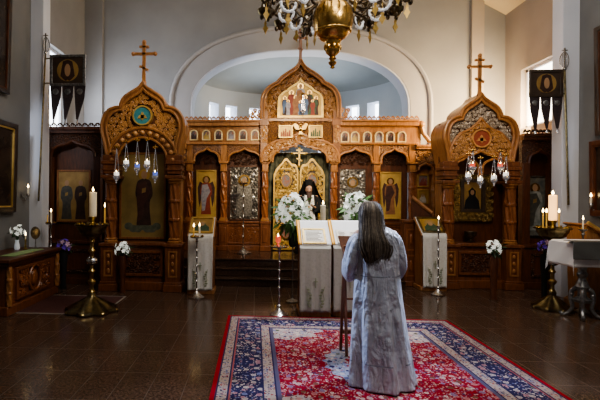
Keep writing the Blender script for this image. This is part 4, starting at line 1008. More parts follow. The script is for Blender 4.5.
# two white book lecterns in front of the dais
for k, (px0, px1, pyf) in enumerate(((299, 330.5, 317), (332.5, 366, 317))):
    q = G((px0 + px1) / 2, pyf); w = P(px1, pyf, q.y).x - P(px0, pyf, q.y).x
    zf = P((px0 + px1) / 2, 246, q.y).z; zb = P((px0 + px1) / 2, 223.5, q.y + .42).z
    lab = ('lectern under white cloth holding the framed page, nearest the red votive', 'lectern under white cloth partly hidden by the standing woman')[k]
    cl_lab = ('white cloth with gold border draped over the lectern with the framed page', 'white cloth with gold border on the lectern just beyond the woman')[k]
    r, at, c, R, ln = lectern(lab, cl_lab, q, w - .08, zf - .02, zb - .02, .42, w, ribbon=1, cloth_shaded=True)
    al = math.atan2(zb - zf, .38)
    p = c + R @ Vector((.0, -.40 * ln, .03))
    f = thing('framed_page' if k == 0 else 'open_book', ('framed page of small writing lying on the white lectern', 'open book with two pale pages on the lectern beyond the woman')[k], ('framed page', 'book')[k], (q.x + p.x, q.y + p.y, q.z + p.z)); f.rotation_euler.x = al - PI / 2
    if k == 0:
        MB().band(rect(.33, .32), rect(.27, .26, .03), -.02, 0, True).build('frame', 'gold_matte', f); MB().b2(-.137, .137, -.012, -.002, .028, .292).build('page', 'page', f)
        mb = MB()
        for i in range(8): mb.b2(-.115, .115 - .03 * (i % 3), -.014, -.0115, .05 + i * .027, .058 + i * .027)
        mb.build('writing', 'ink', f)
    else:
        mb = MB()
        for s in (-1, 1): mb.add([(0, -.005, .0), (s * .16, -.03, 0), (s * .16, -.03, .28), (0, -.005, .28), (0, 0, .0), (s * .16, 0, 0), (s * .16, 0, .28), (0, 0, .28)], [(0, 1, 2, 3), (4, 7, 6, 5), (0, 4, 5, 1), (1, 5, 6, 2), (2, 6, 7, 3)])
        mb.build('page', 'page', f)
        mb = MB()
        for s in (-1, 1):
            for i in range(8): mb.box((s * .085, -.0195, .04 + i * .027), (.11 - .02 * (i % 3), .003, .006), Matrix.Rotation(-s * .155, 3, 'Z'))
        mb.build('writing', 'ink', f)
# ------------------------------------------------------------------ flowers
def lily(r_, n=6, curl=.35, w=.34):
    mb = MB()
    for k in range(n):
        a = 2 * PI * k / n + (.1 if k % 2 else 0); rot = Matrix.Rotation(a, 3, 'Z'); ww = w * (1 if k % 2 else .8)
        def fn(u, v):
            x = r_ * (.08 + v * .92); y = (u - .5) * 2 * r_ * ww * math.sin(PI * (.12 + .88 * v) ** .8) ; z = r_ * (.55 * v - curl * v ** 3 * 1.3) + abs(u - .5) * r_ * .16
            return rot @ Vector((x, y, z))
        mb.sheet(fn, 2, 5)
    mb.ball((0, 0, r_ * .12), r_ * .1, 6, 4)
    return mb
def rot_to(d): return Vector((0, 0, 1)).rotation_difference(Vector(d).normalized())
def bouquet(label, q, center_z, R3, nfl, fr, vase, petal='petal_white', name='flower_bouquet', leaf='leaf', nleaf=60, petal2=None, droop=0, seed=1, leafR=1.15):
    rnd = random.Random(seed); r = thing(name, label, 'flowers', q)
    vt = vase(r)
    meshes = [lily(fr).mesh('flower', petal), lily(fr * .85, 6, .5).mesh('flower', petal)]
    if petal2: meshes.append(lily(fr * .9, 5, .4).mesh('flower', petal2))
    c = Vector((0, 0, center_z)); stems = MB(); leaves = MB()
    for k in range(nfl):
        u = (k + .5) / nfl; th = 2.39996 * k; zz = 1 - 1.55 * u
        d = Vector((math.sqrt(max(0, 1 - zz * zz)) * math.cos(th), math.sqrt(max(0, 1 - zz * zz)) * math.sin(th), zz))
        p = c + Vector((d.x * R3[0], d.y * R3[1], d.z * R3[2])) * rnd.uniform(.78, 1.05)
        o = bpy.data.objects.new('flower', meshes[k % len(meshes)]); COL.objects.link(o); o.parent = r; o.location = p
        dd = Vector((d.x, d.y - .35, d.z * .7 + .1)) + Vector((rnd.uniform(-.3, .3), rnd.uniform(-.3, .3), rnd.uniform(-.3, .3)))
        o.rotation_euler = rot_to(dd).to_euler(); s = rnd.uniform(.8, 1.2); o.scale = (s, s, s)
        stems.tube([(0, 0, vt - .02), (p.x * .35, p.y * .35, vt + (p.z - vt) * .6), p], .004, 4)
    stems.build('stem', leaf, r)
    for k in range(nleaf):
        th = rnd.uniform(0, 2 * PI); zz = rnd.uniform(-1, .8); q_ = math.sqrt(1 - zz * zz)
        d = Vector((q_ * math.cos(th), q_ * math.sin(th), zz)); p0 = c + Vector((d.x * R3[0], d.y * R3[1], d.z * R3[2])) * rnd.uniform(.4, 1.0); ln = rnd.uniform(.5, 1.1) * fr * 2.1
        t_ = Vector((d.x, d.y, d.z - .2)).normalized(); sd = t_.cross(Vector((rnd.uniform(-1, 1), rnd.uniform(-1, 1), 1))).normalized()
        p1 = p0 + t_ * ln * .5; p2 = p0 + t_ * ln * 1.0 + Vector((0, 0, -.1 * ln)); w = ln * .16
        leaves.add([p0, p1 + sd * w, p2, p1 - sd * w], [(0, 1, 2, 3)])
    leaves.build('foliage', leaf, r)
    return r
def tall_stand(zv, rb=.10, vh=.26):
    def f(r):
        MB().lathe([(rb, 0), (rb, .015), (.03, .04), (.012, .06), (.011, zv - vh - .02), (.05, zv - vh)], n=18).build('stand', 'iron_silver', r)
        MB().lathe([(.04, zv - vh), (.06, zv - vh + .03), (.075, zv - vh * .5), (.05, zv - .04), (.06, zv), (.05, zv), (.03, zv - .1)], n=18).build('vase', 'vase_dark', r); return zv
    return f
def floor_vase(zv, mat='wood_dark', rr=.075):
    def f(r):
        MB().lathe([(rr * .7, 0), (rr * .75, .02), (rr * .6, .1), (rr * .7, zv * .5), (rr, zv * .85), (rr * .8, zv), (rr * .7, zv), (rr * .4, zv * .8)], n=18).build('vase', mat, r); return zv
    return f
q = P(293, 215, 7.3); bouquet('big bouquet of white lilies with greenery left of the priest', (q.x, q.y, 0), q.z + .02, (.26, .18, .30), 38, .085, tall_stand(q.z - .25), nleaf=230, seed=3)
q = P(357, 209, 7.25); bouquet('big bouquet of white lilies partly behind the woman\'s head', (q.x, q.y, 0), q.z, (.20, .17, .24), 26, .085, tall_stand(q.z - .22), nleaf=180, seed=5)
q = P(122.5, 249, 7.75); bouquet('white flowers in a dark floor vase before the left canopy', (q.x, q.y, 0), q.z, (.12, .10, .12), 14, .055, floor_vase(q.z - .12), leaf='leaf_dark', nleaf=40, seed=7)
q = P(494, 248, 7.75); bouquet('white flowers trailing dark leaves in a floor vase before the right canopy', (q.x, q.y, 0), q.z, (.12, .10, .13), 14, .055, floor_vase(q.z - .14), leaf='leaf_dark', nleaf=50, seed=9)
q = P(63.5, 246, 7.98); bouquet('purple flowers behind the carved counter', (q.x, q.y, 0), q.z, (.14, .10, .12), 14, .055, floor_vase(q.z - .12, 'black_cloth'), 'petal_purple', leaf='leaf_dark', nleaf=30, petal2='petal_pink', seed=11)
q = P(544.5, 247, 7.6); bouquet('purple and pale pink flowers behind the right brass stand', (q.x, q.y, 0), q.z, (.09, .08, .12), 12, .05, floor_vase(q.z - .12, 'black_cloth', .06), 'petal_purple', leaf='leaf_dark', nleaf=25, petal2='petal_pink', seed=13)
# pillar candle behind the lecterns
q = P(323, 223, 7.0)
slim_stand('brass candle stand behind the white lecterns carrying a pillar candle', (q.x, q.y, 0), q.z - .02, .09, .12, 'brass')
candle('thick white candle standing between the two lily bouquets', (q.x, q.y, q.z - .018), P(323, 205, 7.0).z - q.z + .018, .042, 'wax', True, fl=1.4)

# ------------------------------------------------------------------ carpet, mats
mb = MB().box((0, 0, 0), (2 * HX, 2 * HY, .012)); o = mb.build('carpet', 'carpet_pile', None, loc=((CX0 + CX1) / 2, (CY0 + CY1) / 2, .0065))
tag(o, 'large red and navy oriental carpet with a pale medallion under the woman', 'carpet')
a, b = G(30, 316), G(100, 302); r = thing('floor_mat', 'thin dark red mat with a pale edge under the left brass stand', 'mat', ((-3.35 + -2.2) / 2, 6.85, 0))
MB().b2(-.62, .62, -.62, .55, .001, .006).build('mat_field', 'mat_dark', r)
MB().band([(-.64, -.64), (.64, -.64), (.64, .57), (-.64, .57)], [(-.61, -.61), (.61, -.61), (.61, .54), (-.61, .54)], -.007, -.0005, True).xf(Matrix.Rotation(-PI / 2, 4, 'X') @ Matrix.Scale(1, 4)).build('mat_border', 'mat_edge', r)

# ------------------------------------------------------------------ counter at the left
fx = -3.38; cy0, cy1 = 6.0, 7.60; zt = .785
ct = thing('carved_counter', 'long dark wooden counter with carved scroll panels along the left wall', 'counter', (fx, (cy0 + cy1) / 2, 0))
ly0, ly1 = cy0 - (cy0 + cy1) / 2, cy1 - (cy0 + cy1) / 2
bk = XLN - fx + .01
MB().b2(bk, -.04, ly0 + .04, ly1 - .04, .10, zt - .05).build('body', 'wood_red', ct, bevel=.006)
mb = MB().b2(bk, .04, ly0 - .03, ly1 + .03, zt - .05, zt); mb.b2(bk, .01, ly0 - .01, ly1 + .01, zt - .1, zt - .05); mb.build('top', 'wood_dark', ct, bevel=.01)
MB().b2(bk, 0.0, ly0, ly1, 0, .13).build('base', 'wood_red', ct, bevel=.012)
rot = Matrix.Rotation(PI / 2, 4, 'Z')
for k in range(1):
    c0 = 0
    mb = MB().band(rect(1.1, .46, .18, c0), rect(1.0, .36, .23, c0), -.0, .045, True); mb.xf(rot); pn = mb.build('carved_panel', 'wood_red', ct, bevel=.006)
    mb = MB(); scrolls(mb, lambda x, z: abs(x - c0) > .2, (c0 - .44, c0 + .5, .26, .6), .12, .028, .016); mb.xf(rot); mb.build('scrollwork', 'wood_column', pn)
    mb = MB(); mb.tube([(c0 + .17 * math.cos(t_ * PI / 12), .015, .41 + .2 * math.sin(t_ * PI / 12)) for t_ in range(25)], .022, 6); mb.ball((c0, .03, .41), (.08, .03, .12)); mb.xf(rot); mb.build('oval_carving', 'wood_column', pn)
for y in (ly0 + .05, ly1 - .05):
    mb = MB(); twistcol(mb, -.005, y, .14, zt - .1, .035, lobes=4, turns=3); mb.build('corner_column', 'wood_light', ct)
gcl = MB().b2(-.16, .06, -.50, .42, 0, .010).build('green_runner', 'green_cloth', None, loc=(fx - .16, 6.85, zt + .001), bevel=.004); tag(gcl, 'green cloth runner with pale edge lying on the carved counter', 'cloth')
def shelf_flower():
    def f(r):
        MB().lathe([(.035, 0), (.045, .02), (.04, .08), (.028, .13), (.035, .16), (.03, .16), (.02, .08)], n=16).build('vase', 'clear_glass', r); return .16
    return f
q = P(17, 246, 7.2); bouquet('small white flowers in a glass vase on the carved counter', (q.x, q.y, zt + .001), .30, (.11, .09, .09), 12, .04, shelf_flower(), leaf='leaf_dark', nleaf=20, seed=15)
for px, lab in ((5, 'round metal fan on a short stand left of the counter flowers'), (35.5, 'round metal fan on a short stand right of the counter flowers')):
    q = P(px, 246, 7.45); r = thing('liturgical_fan', lab, 'fan', (q.x, q.y, zt + .001), 0, 'round fans on the counter')
    MB().lathe([(.05, 0), (.05, .01), (.012, .025), (.008, .17)], n=14).build('stand', 'iron_silver', r)
    mb = MB().prism(ell(0, .26, .075, .10, 24), -.008, .008); mb.tube([(.075 * math.cos(t_), -.008, .26 + .1 * math.sin(t_)) for t_ in [2 * PI * i / 24 for i in range(25)]], .008, 5); mb.build('disc', 'bronze', r)
q = P(25.5, 247, 7.25); r = thing('candlestick', 'small brass candlestick on the carved counter beside the flowers', 'candlestick', (q.x, q.y, zt + .001))
MB().lathe([(.04, 0), (.042, .01), (.015, .03), (.02, .06), (.01, .09), (.018, .12), (.012, .15), (.022, .165), (.02, .17)], n=14).build('holder', 'brass', r)
candle('little lit candle in the brass candlestick on the counter', (q.x, q.y, zt + .17), .05, .012, 'wax', True)

# ------------------------------------------------------------------ wall paintings
def painting(label, X, y0, y1, z0, z1, side, frame, fw, tilt=.02, inner='gold_leaf'):
    r = thing('painting', label, 'painting', (X, (y0 + y1) / 2, z0)); r.rotation_euler = (0, 0, PI / 2 if side == 'left' else -PI / 2)
    w, h = y1 - y0, z1 - z0; m = Matrix.Rotation(tilt, 4, 'X')
    MB().band(rect(w, h), rect(w - 2 * fw, h - 2 * fw, fw), -.07, -.01, True).xf(m).build('frame', frame, r, bevel=.012)
    mb = MB().band(rect(w - 2 * fw, h - 2 * fw, fw), rect(w - 2 * fw - .05, h - 2 * fw - .05, fw + .025), -.055, -.02, True).xf(m); mb.build('inner_frame', inner, r)
    MB().b2(-w / 2 + fw, w / 2 - fw, -.03, -.015, fw, h - fw).xf(m).build('canvas', 'painting_dark', r)
    mb = MB(); mb.prism([(-w * .2, fw + .05), (w * .2, fw + .05), (w * .14, h * .6), (.05, h * .7), (0, h * .82), (-.05, h * .7), (-w * .14, h * .6)], -.036, -.03).xf(m); mb.build('figure', 'robe_brown', r)
    return r
y1 = W(17, 150, XLN + .09).y; zt_, zb_ = W(14, 125, XLN).z, W(14, 212, XLN).z
painting('large dark painting in a black and gilt frame above the carved counter', XLN + .02, 5.2, y1, zb_, zt_, 'left', 'icon_dark', .09)
y1 = W(13, 50, XLN + .13).y; zb_ = W(10, 97, XLN).z
painting('tall dark painting high on the left wall in a dark frame', XLN + .02, 5.6, y1, zb_, zb_ + 1.9, 'left', 'icon_dark', .07, .02, 'wood_dark')
y1 = W(594, 100, XRN - .1).y; zt_, zb_ = W(597, 30, XRN).z, W(597, 137, XRN).z
painting('large dark painting hung high on the right wall above another frame', XRN - .02, 5.8, y1, zb_, zt_, 'right', 'icon_dark', .08, .02, 'wood_dark')
y1 = W(589, 180, XRN - .1).y; zt_, zb_ = W(592, 142, XRN).z, W(592, 216, XRN).z
painting('dark wooden framed painting low on the right wall with a small cross above it', XRN - .02, 5.8, y1, zb_, zt_, 'right', 'wood_dark', .08, .02, 'wood_dark')
# wall sconces
def sconce(label, X, y, z, side):
    r = thing('wall_sconce', label, 'sconce', (X, y, z)); s = 1 if side == 'left' else -1
    mb = MB(); mb.lathe([(.001, -.005), (.05, -.004), (.05, .006), (.02, .012), (.001, .014)], n=14); mb.xf(Matrix.Rotation(s * PI / 2, 4, 'Y')); mb.build('plate', 'silver_dark', r)
    mb = MB(); mb.tube([(s * .01, 0, 0), (s * .07, 0, -.05), (s * .12, 0, -.03), (s * .12, 0, .01)], .009, 6); mb.lathe([(.01, 0), (.035, .01), (.03, .02), (.02, .05)], (s * .12, 0, .0), 12); mb.ball((s * .07, 0, -.06), .018); mb.build('arm', 'silver_dark', r)
    candle(label.replace('silver wall sconce', 'lit white candle in the silver sconce'), (X + s * .12, y, z + .05), .09, .018, 'wax', True, fl=1.6)
p = W(18.5, 196, XLN); sconce('silver wall sconce beside the left pilaster', XLN, p.y + .1, p.z, 'left')
p = W(594, 206, XRN); sconce('silver wall sconce on the right wall below the paintings', XRN, p.y - .1, p.z, 'right')

# ------------------------------------------------------------------ table with cloths and lectern at the right edge
q = G(584, 318); ty = q.y + .02; tx = P(582, 300, ty).x; tz = P(585, 241, ty).z - .008
tb = thing('pedestal_table', 'ornate cast metal pedestal table carrying white and grey cloths', 'table', (tx, ty, 0))
tw, td = .76, .48
xl = P(550.5, 240, ty + .22).x - tx + .03; xr = .46; xg = P(572, 250, ty - .34).x - tx + .02
MB().b2(xl + .035, xr - .035, -td / 2 + .03, td / 2 - .03, tz - .03, tz).build('table_top', 'wood_dark', tb, bevel=.006)
MB().lathe([(.10, .22), (.12, .26), (.06, .30), (.05, .36), (.09, .44), (.06, .52), (.045, .56), (.07, .62), (.05, .66), (.12, tz - .05), (.16, tz - .03)], n=20).build('column', 'iron_silver', tb)
for k in range(4):
    a = PI / 4 + k * PI / 2 + .25; mb = MB(); d = Vector((math.cos(a), math.sin(a), 0))
    pts = cr([(.05, .42), (.11, .38), (.13, .27), (.11, .14), (.16, .05), (.23, .025), (.25, .06)], 5)
    mb.tube([d * u + Vector((0, 0, v)) for u, v in pts], [.034 - .014 * i / (len(pts) - 1) for i in range(len(pts))], 8); mb.ball(d * .12 + Vector((0, 0, .32)), .036); mb.ball(d * .23 + Vector((0, 0, .03)), .03); mb.build('leg', 'iron_silver', tb)
def tcloth(x0, x1, y0, y1, drop, z, mat, name, label, seed, back=None):
    rnd = random.Random(seed)
    def edge(a, lo, hi, dr):
        if a < lo: return lo, min(lo - a, dr)
        if a > hi: return hi, min(a - hi, dr)
        return a, 0
    X0, X1, Y0, Y1 = x0 - drop, x1 + drop, y0 - drop, y1 + (drop if back is None else back)
    if back is not None: X0, X1 = x0, x1
    def fn(u, v):
        a, b = X0 + (X1 - X0) * u, Y0 + (Y1 - Y0) * v
        xx, dx_ = edge(a, x0, x1, 9); yy, dy_ = edge(b, y0, y1, 9); dz = max(dx_, dy_) + .35 * min(dx_, dy_)
        wv = .010 * math.sin(14 * (a + b) + seed) * min(1, dz * 6)
        sx = (-1 if a < x0 else 1) if dx_ > 0 else 0; sy = (-1 if b < y0 else 1) if dy_ > 0 else 0
        return (xx + sx * (.018 + .06 * dz + wv), yy + sy * (.018 + .06 * dz + wv), z - dz)
    o = MB().sheet(fn, 44, 44).build(name, mat, None, solid=.006, loc=(tx, ty, 0)); return tag(o, label, 'tablecloth')
tcloth(xl, xr, -td / 2, td / 2, .34, tz + .010, 'white_cloth_plain', 'tablecloth', 'white cloth draped over the ornate pedestal table', 2)
tcloth(xg, xr + .03, -td / 2 - .075, -td / 2 + .10, .24, tz + .026, 'grey_cloth', 'overlay_cloth', 'grey cloth laid over the white one on the pedestal table', 4, 0)
# wooden lectern behind the table at the right edge
q = P(597, 250, 7.2); lx = XRN - .30
sl = thing('lectern', 'bare orange-brown wooden lectern with slanted top behind the pedestal table', 'lectern', (lx, 7.34, 0))
m_ = Matrix.Rotation(0, 4, 'Z')
zl0, zl1 = P(597, 243, 7.2).z, P(583, 222, 7.2).z
prof = [(-.26, 0), (.28, 0), (.28, .1), (.22, .14), (.22, zl0 - .1), (.25, zl0 - .06), (-.20, zl1 - .04), (-.23, zl1 - .10), (-.19, .14), (-.26, .1)]
MB().prism(prof, -.22, .22).build('body', 'wood_light', sl, bevel=.012)
dx_, dz_ = .50, zl0 - zl1; al = math.atan2(dz_, dx_)
MB().box((.0, 0, (zl0 + zl1) / 2 - .02), (.56, .56, .03), Matrix.Rotation(-al, 3, 'Y')).build('top', 'wood_light', sl, bevel=.006)
MB().box((.0, -.26, (zl0 + zl1) / 2 + .01), (.56, .03, .05), Matrix.Rotation(-al, 3, 'Y')).build('ledge', 'gold_leaf', sl, bevel=.004)
q = P(583, 240, 7.0)
slim_stand('slender dark candle stand beside the bare wooden lectern', (q.x, q.y, 0), P(581.5, 229, q.y).z, .06, .085, 'iron_silver')
candle('lit taper on the slender dark stand by the bare lectern', (q.x, q.y, P(581.5, 229, q.y).z - .012), .14, .011, 'wax', True)

# ------------------------------------------------------------------ balustrade at the right end of the dais
by = 8.92; bx = P(409, 250, by).x
bs = thing('balustrade', 'carved wooden newel and sloping handrail at the right end of the dais steps', 'balustrade', (bx, by, 0))
zt_ = P(409, 219.5, by).z
mb = MB().b2(-.13, .13, -.11, .11, .1, zt_ - .05); mb.b2(-.15, .15, -.13, .13, 0, .1); mb.b2(-.15, .15, -.13, .13, zt_ - .06, zt_); nw = mb.build('newel', 'wood_red', bs, bevel=.01)
mb = MB()
for z in (.18, .68): mb.band(rect(.18, .42, z), rect(.12, .36, z + .03), -.125, -.1, True); mb.ball((0, -.11, z + .21), (.035, .025, .11))
mb.build('carving', 'wood_column', nw)
a, b = P(412, 197, 9.05) - Vector((bx, by, 0)), P(432, 213, 8.92) - Vector((bx, by, 0))
mb = MB().tube([a, b], .036, 8); mb.build('handrail', 'wood_light', bs)
mb = MB(); mb.add([(a.x, a.y, a.z - .03), (b.x, b.y, b.z - .03), (b.x, b.y, .9), (a.x, a.y, .9), (a.x, a.y + .05, a.z - .03), (b.x, b.y + .05, b.z - .03), (b.x, b.y + .05, .9), (a.x, a.y + .05, .9)], [(0, 3, 2, 1), (4, 5, 6, 7), (0, 1, 5, 4), (1, 2, 6, 5), (2, 3, 7, 6), (3, 0, 4, 7)]); mb.build('side_board', 'wood_dark', bs)

# ------------------------------------------------------------------ chandelier
YCH = AX / ((P(333, 20, 1).x)); YCH = max(5.0, min(6.2, YCH))
qc = P(332.8, 22, YCH); R0 = P(353, 22, YCH).x - qc.x
ch = thing('chandelier', 'large gilded church chandelier with a globe, filigree arms and leaf pendants', 'chandelier', qc)
AZ = .13
MB().lathe([(R0 * .40, -R0 * .95), (R0 * .6, -R0 * .84), (R0 * .78, -R0 * .66), (R0 * .92, -R0 * .40), (R0 * .99, -R0 * .12), (R0, .05), (R0 * .95, R0 * .5), (R0 * .75, R0 * .82), (R0 * .6, R0)], n=36).build('globe', 'gold', ch)
MB().lathe([(R0 * .8, -R0 * .58), (R0 * .905, -R0 * .55), (R0 * .925, -R0 * .5), (R0 * .905, -R0 * .45), (R0 * .8, -R0 * .46)], n=36).build('globe_band', 'gold', ch)
MB().lathe([(.012, -R0 * 2.34), (.034, -R0 * 2.3), (.02, -R0 * 2.22), (.05, -R0 * 2.1), (.055, -R0 * 2.02), (.025, -R0 * 1.92), (.05, -R0 * 1.84), (.035, -R0 * 1.74), (.09, -R0 * 1.54), (.10, -R0 * 1.40), (.08, -R0 * 1.3), (.105, -R0 * 1.1), (.11, -R0 * 1.02), (.085, -R0 * .96), (.09, -R0 * .9)], n=24).build('finial', 'gold', ch)
mb = MB()
for k in range(8):
    a = 2 * PI * k / 8; mb.ball((.095 * math.cos(a), .095 * math.sin(a), -R0 * 1.28), (.025, .025, .045), 7, 5)
mb.build('finial_leaves', 'gold', ch)
MB().lathe([(R0 * .6, R0), (R0 * .3, R0 * 1.3), (R0 * .5, R0 * 1.7), (.05, R0 * 2.2), (.025, R0 * 2.4), (.02, 8.55 - qc.z)], n=20).build('rod', 'gold', ch)
RR = (P(406, 10, YCH).x - P(259, 10, YCH).x) / 2
NARM = 12
def leafp(x, z, h, w, y=0): return [(x, z), (x - w * .5, z - h * .22), (x - w * .28, z - h * .34), (x - w, z - h * .58), (x - w * .4, z - h * .78), (x, z - h), (x + w * .4, z - h * .78), (x + w, z - h * .58), (x + w * .28, z - h * .34), (x + w * .5, z - h * .22)]
def arm():
    mb = MB(); zz = .02
    mb.tube([(r_, 0, v) for r_, v in cr([(R0 * .8, .12), (R0 * 1.5, .0), (R0 * 2.0, .12), (R0 * 2.6, .22), (RR * .86, .05), (RR, .10), (RR, .22)], 6)], .016, 6)
    for (cx, cz, q_) in ((R0 * 1.5, .13, .09), (R0 * 2.1, .03, .085), (R0 * 2.6, .12, .09), (RR * .93, .2, .08), (R0 * 1.9, .26, .08), (RR * .8, .28, .08)):
        mb.tube([(cx + q_ * (1 - .75 * i / 14) * math.cos(i * .62), .0, cz + q_ * (1 - .75 * i / 14) * math.sin(i * .62)) for i in range(15)], .012, 5)
    m2 = MB(); m2.lathe([(.015, .12), (.05, .15), (.085, .2), (.095, .25), (.07, .26), (.02, .2)], (RR * .97, 0, -.1), 14)
    m2b = MB().lathe([(.01, .16), (.04, .2), (.05, .24), (.03, .24)], (R0 * 1.75, 0, -.05), 12)
    m3 = MB().lathe([(.018, .26), (.018, .56), (.01, .57)], (RR * .97, 0, -.12), 10); m3b = MB().lathe([(.016, .2), (.016, .48), (.008, .49)], (R0 * 1.75, 0, -.02), 10)
    m4 = [MB().prism(leafp(R0 * 2.35, -.05, .19, .045), -.006, .006), MB().prism(leafp(RR * .95, .0, .2, .04), -.006, .006)]
    m4 += [MB().tube([(cx, 0, .06), (cx, 0, -.06)], .005, 4) for cx in (R0 * 2.35, RR * .95)]
    m5 = MB()
    m5.tube([(R0 * 2.35 + .10 * math.cos(t_), 0, .06 + .11 * math.sin(t_)) for t_ in [PI + PI * i / 12 for i in range(13)]], .018, 6)
    for i in range(7): m5.ball((R0 * 2.35 + .10 * math.cos(PI + PI * i / 6), 0, .06 + .11 * math.sin(PI + PI * i / 6)), .024, 6, 5)
    m6 = MB()
    for i in range(10): m6.ball((RR * (.82 + .022 * i), (-.05 if i % 2 else .05), .08 + .05 * math.sin(i * 2.2)), (.03, .03, .04), 6, 5)
    return mb, (m2, m2b), (m3, m3b), m4, m5, m6
first = []
for k in range(NARM):
    a = 2 * PI * (k + .5) / NARM
    if k == 0:
        mb, m2, m3, m4, m5, m6 = arm(); o = mb.build('arm', 'bronze', ch)
        subs = [*[z_.build('candle_cup', 'brass_dark', o) for z_ in m2], *[z_.build('candle_tube', 'wax', o) for z_ in m3], *[z_.build('leaf_pendant' if n_ < 2 else 'pendant_chain', 'gold_leaf', o) for n_, z_ in enumerate(m4)], m5.build('bead_scroll', 'crystal', o), m6.build('filigree', 'bronze', o)]
        first = [o, subs]
    else:
        o = first[0].copy(); COL.objects.link(o); o.parent = ch
        for s_ in first[1]: c = s_.copy(); COL.objects.link(c); c.parent = o
    o.rotation_euler.z = a; o.location.z = AZ
mb = MB(); mb.tube([(RR * .9 * math.cos(2 * PI * i / 48), RR * .9 * math.sin(2 * PI * i / 48), .16 + AZ) for i in range(49)], .014, 6); mb.tube([(RR * .9 * math.cos(2 * PI * i / 48), RR * .9 * math.sin(2 * PI * i / 48), .21 + AZ) for i in range(49)], .01, 6)
for i in range(48):
    a = 2 * PI * (i + .5) / 48; mb.ball((RR * .9 * math.cos(a), RR * .9 * math.sin(a), .185 + AZ), .022, 6, 5)
mb.build('hoop', 'bronze', ch)
# ------------------------------------------------------------------ people
def limb(mb, a, b, ra, rb, n=10):
    a, b = Vector(a), Vector(b); mb.tube([a, a.lerp(b, .35), a.lerp(b, .7), b], [ra, ra * .98 + rb * .04, rb * 1.08, rb], n); mb.ball(a, ra, n, 8); mb.ball(b, rb, n, 8)
def hand(mb, wrist, fwd, side, curl=.6):
    """palm and five curled fingers; fwd = pointing direction, side = direction of the thumb"""
    w = Vector(wrist); f = Vector(fwd).normalized(); s = Vector(side).normalized(); nrm = f.cross(s).normalized()
    m = Matrix((s, f, nrm)).transposed()
    pb = MB().ball((0, .045, 0), (.040, .052, .016), 12, 8); pb.v = [tuple(w + m @ Vector(p)) for p in pb.v]; mb.add(pb.v, pb.f)
    for i, (o, ln) in enumerate(((.028, .070), (.010, .080), (-.009, .074), (-.027, .058))):
        p0 = Vector((o, .082, 0)); pts = [p0]; a = 0
        for sg in (.42, .33, .25): a += curl * .6; pts.append(pts[-1] + Vector((0, math.cos(a), -math.sin(a))) * ln * sg)
        mb.tube([w + m @ p for p in pts], [.0092, .0088, .0082, .0072], 7); mb.ball(w + m @ pts[-1], .0072, 7, 5)
    pts = [Vector((.032, .022, -.002)), Vector((.052, .045, -.012)), Vector((.054, .068, -.024)), Vector((.048, .086, -.034))]
    mb.tube([w + m @ p for p in pts], [.012, .0108, .0098, .008], 7); mb.ball(w + m @ pts[-1], .008, 7, 5)
def body_mesh(J, head_c, tilt=0.0):
    """standing figure facing +y; J gives elbow and wrist points per side"""
    mb = MB()
    mb.loft([[(rx * math.cos(2 * PI * k / 18), y + ry * math.sin(2 * PI * k / 18), z) for k in range(18)] for z, rx, ry, y in ((.80, .14, .10, 0), (.90, .165, .115, 0), (1.0, .14, .10, 0), (1.12, .145, .105, 0), (1.24, .165, .11, 0), (1.32, .16, .095, 0), (1.37, .09, .07, .005), (1.40, .055, .055, .01))])
    hc = Vector(head_c); limb(mb, (0, .0, 1.36), hc + Vector((0, -.01, -.06)), .055, .05)
    hm = MB()
    hm.loft([[(rx * math.cos(2 * PI * k / 20), y + ry * math.sin(2 * PI * k / 20), z) for k in range(20)] for z, rx, ry, y in ((-.115, .022, .025, .055), (-.105, .038, .045, .045), (-.08, .052, .065, .028), (-.04, .064, .085, .012), (0, .072, .095, .002), (.045, .075, .098, -.004), (.08, .066, .088, -.008), (.105, .045, .06, -.010), (.118, .015, .02, -.012))])
    hm.ball((0, .1, -.02), (.013, .022, .018), 8, 6); hm.tube([(0, .088, .025), (0, .100, -.0), (0, .108, -.022)], [.008, .010, .012], 7)
    for s in (-1, 1):
        hm.ball((s * .072, -.005, -.01), (.010, .022, .034), 8, 6); hm.ball((s * .03, .078, .012), (.017, .014, .011), 8, 6); hm.ball((s * .032, .086, .032), (.022, .010, .006), 8, 5)
    hm.ball((0, .088, -.056), (.022, .012, .006), 8, 5); hm.ball((0, .086, -.066), (.020, .012, .007), 8, 5)
    R = Matrix.Rotation(tilt, 3, 'X'); hm.v = [tuple(hc + R @ Vector(p)) for p in hm.v]; mb.add(hm.v, hm.f)
    for s in (-1, 1):
        el, wr = J[s]; sh = Vector((s * .175, 0, 1.315)); limb(mb, (s * .12, 0, 1.30), sh, .07, .056); limb(mb, sh, el, .052, .04); limb(mb, el, wr, .04, .026)
        f = (Vector(wr) - Vector(el)).normalized(); hand(mb, Vector(wr) + f * .008, f, (-s, .1, .25))
        hip = Vector((s * .085, 0, .84)); kn = Vector((s * .09, .02, .46)); an = Vector((s * .09, -.01, .09)); limb(mb, hip, kn, .085, .055); limb(mb, kn, an, .055, .035)
        mb.ball((s * .095, .05, .035), (.042, .12, .034), 12, 8)
    return mb
def finish_body(mb, par, vox=.0075):
    o = mb.build('body', 'skin', par); m = o.modifiers.new('merge', 'REMESH'); m.mode = 'VOXEL'; m.voxel_size = vox; m.use_smooth_shade = True
    sm = o.modifiers.new('soft', 'SMOOTH'); sm.iterations = 2; sm.factor = .4; return o
def robe(rows, n=72, folds=((9, 1.0, .3), (5, .7, 1.9), (14, .35, .5))):
    rings = []
    for z, rx, ry, cx, cy, amp in rows:
        ring = []
        for k in range(n):
            a = 2 * PI * k / n; f = sum(w * math.cos(m * a + ph + z * 1.1) for m, w, ph in folds)
            q_ = 1 + amp * f; ring.append((cx + rx * q_ * math.cos(a), cy + ry * q_ * math.sin(a), z))
        rings.append(ring)
    return rings
def dense(rows, n=5): return cr(rows, n)
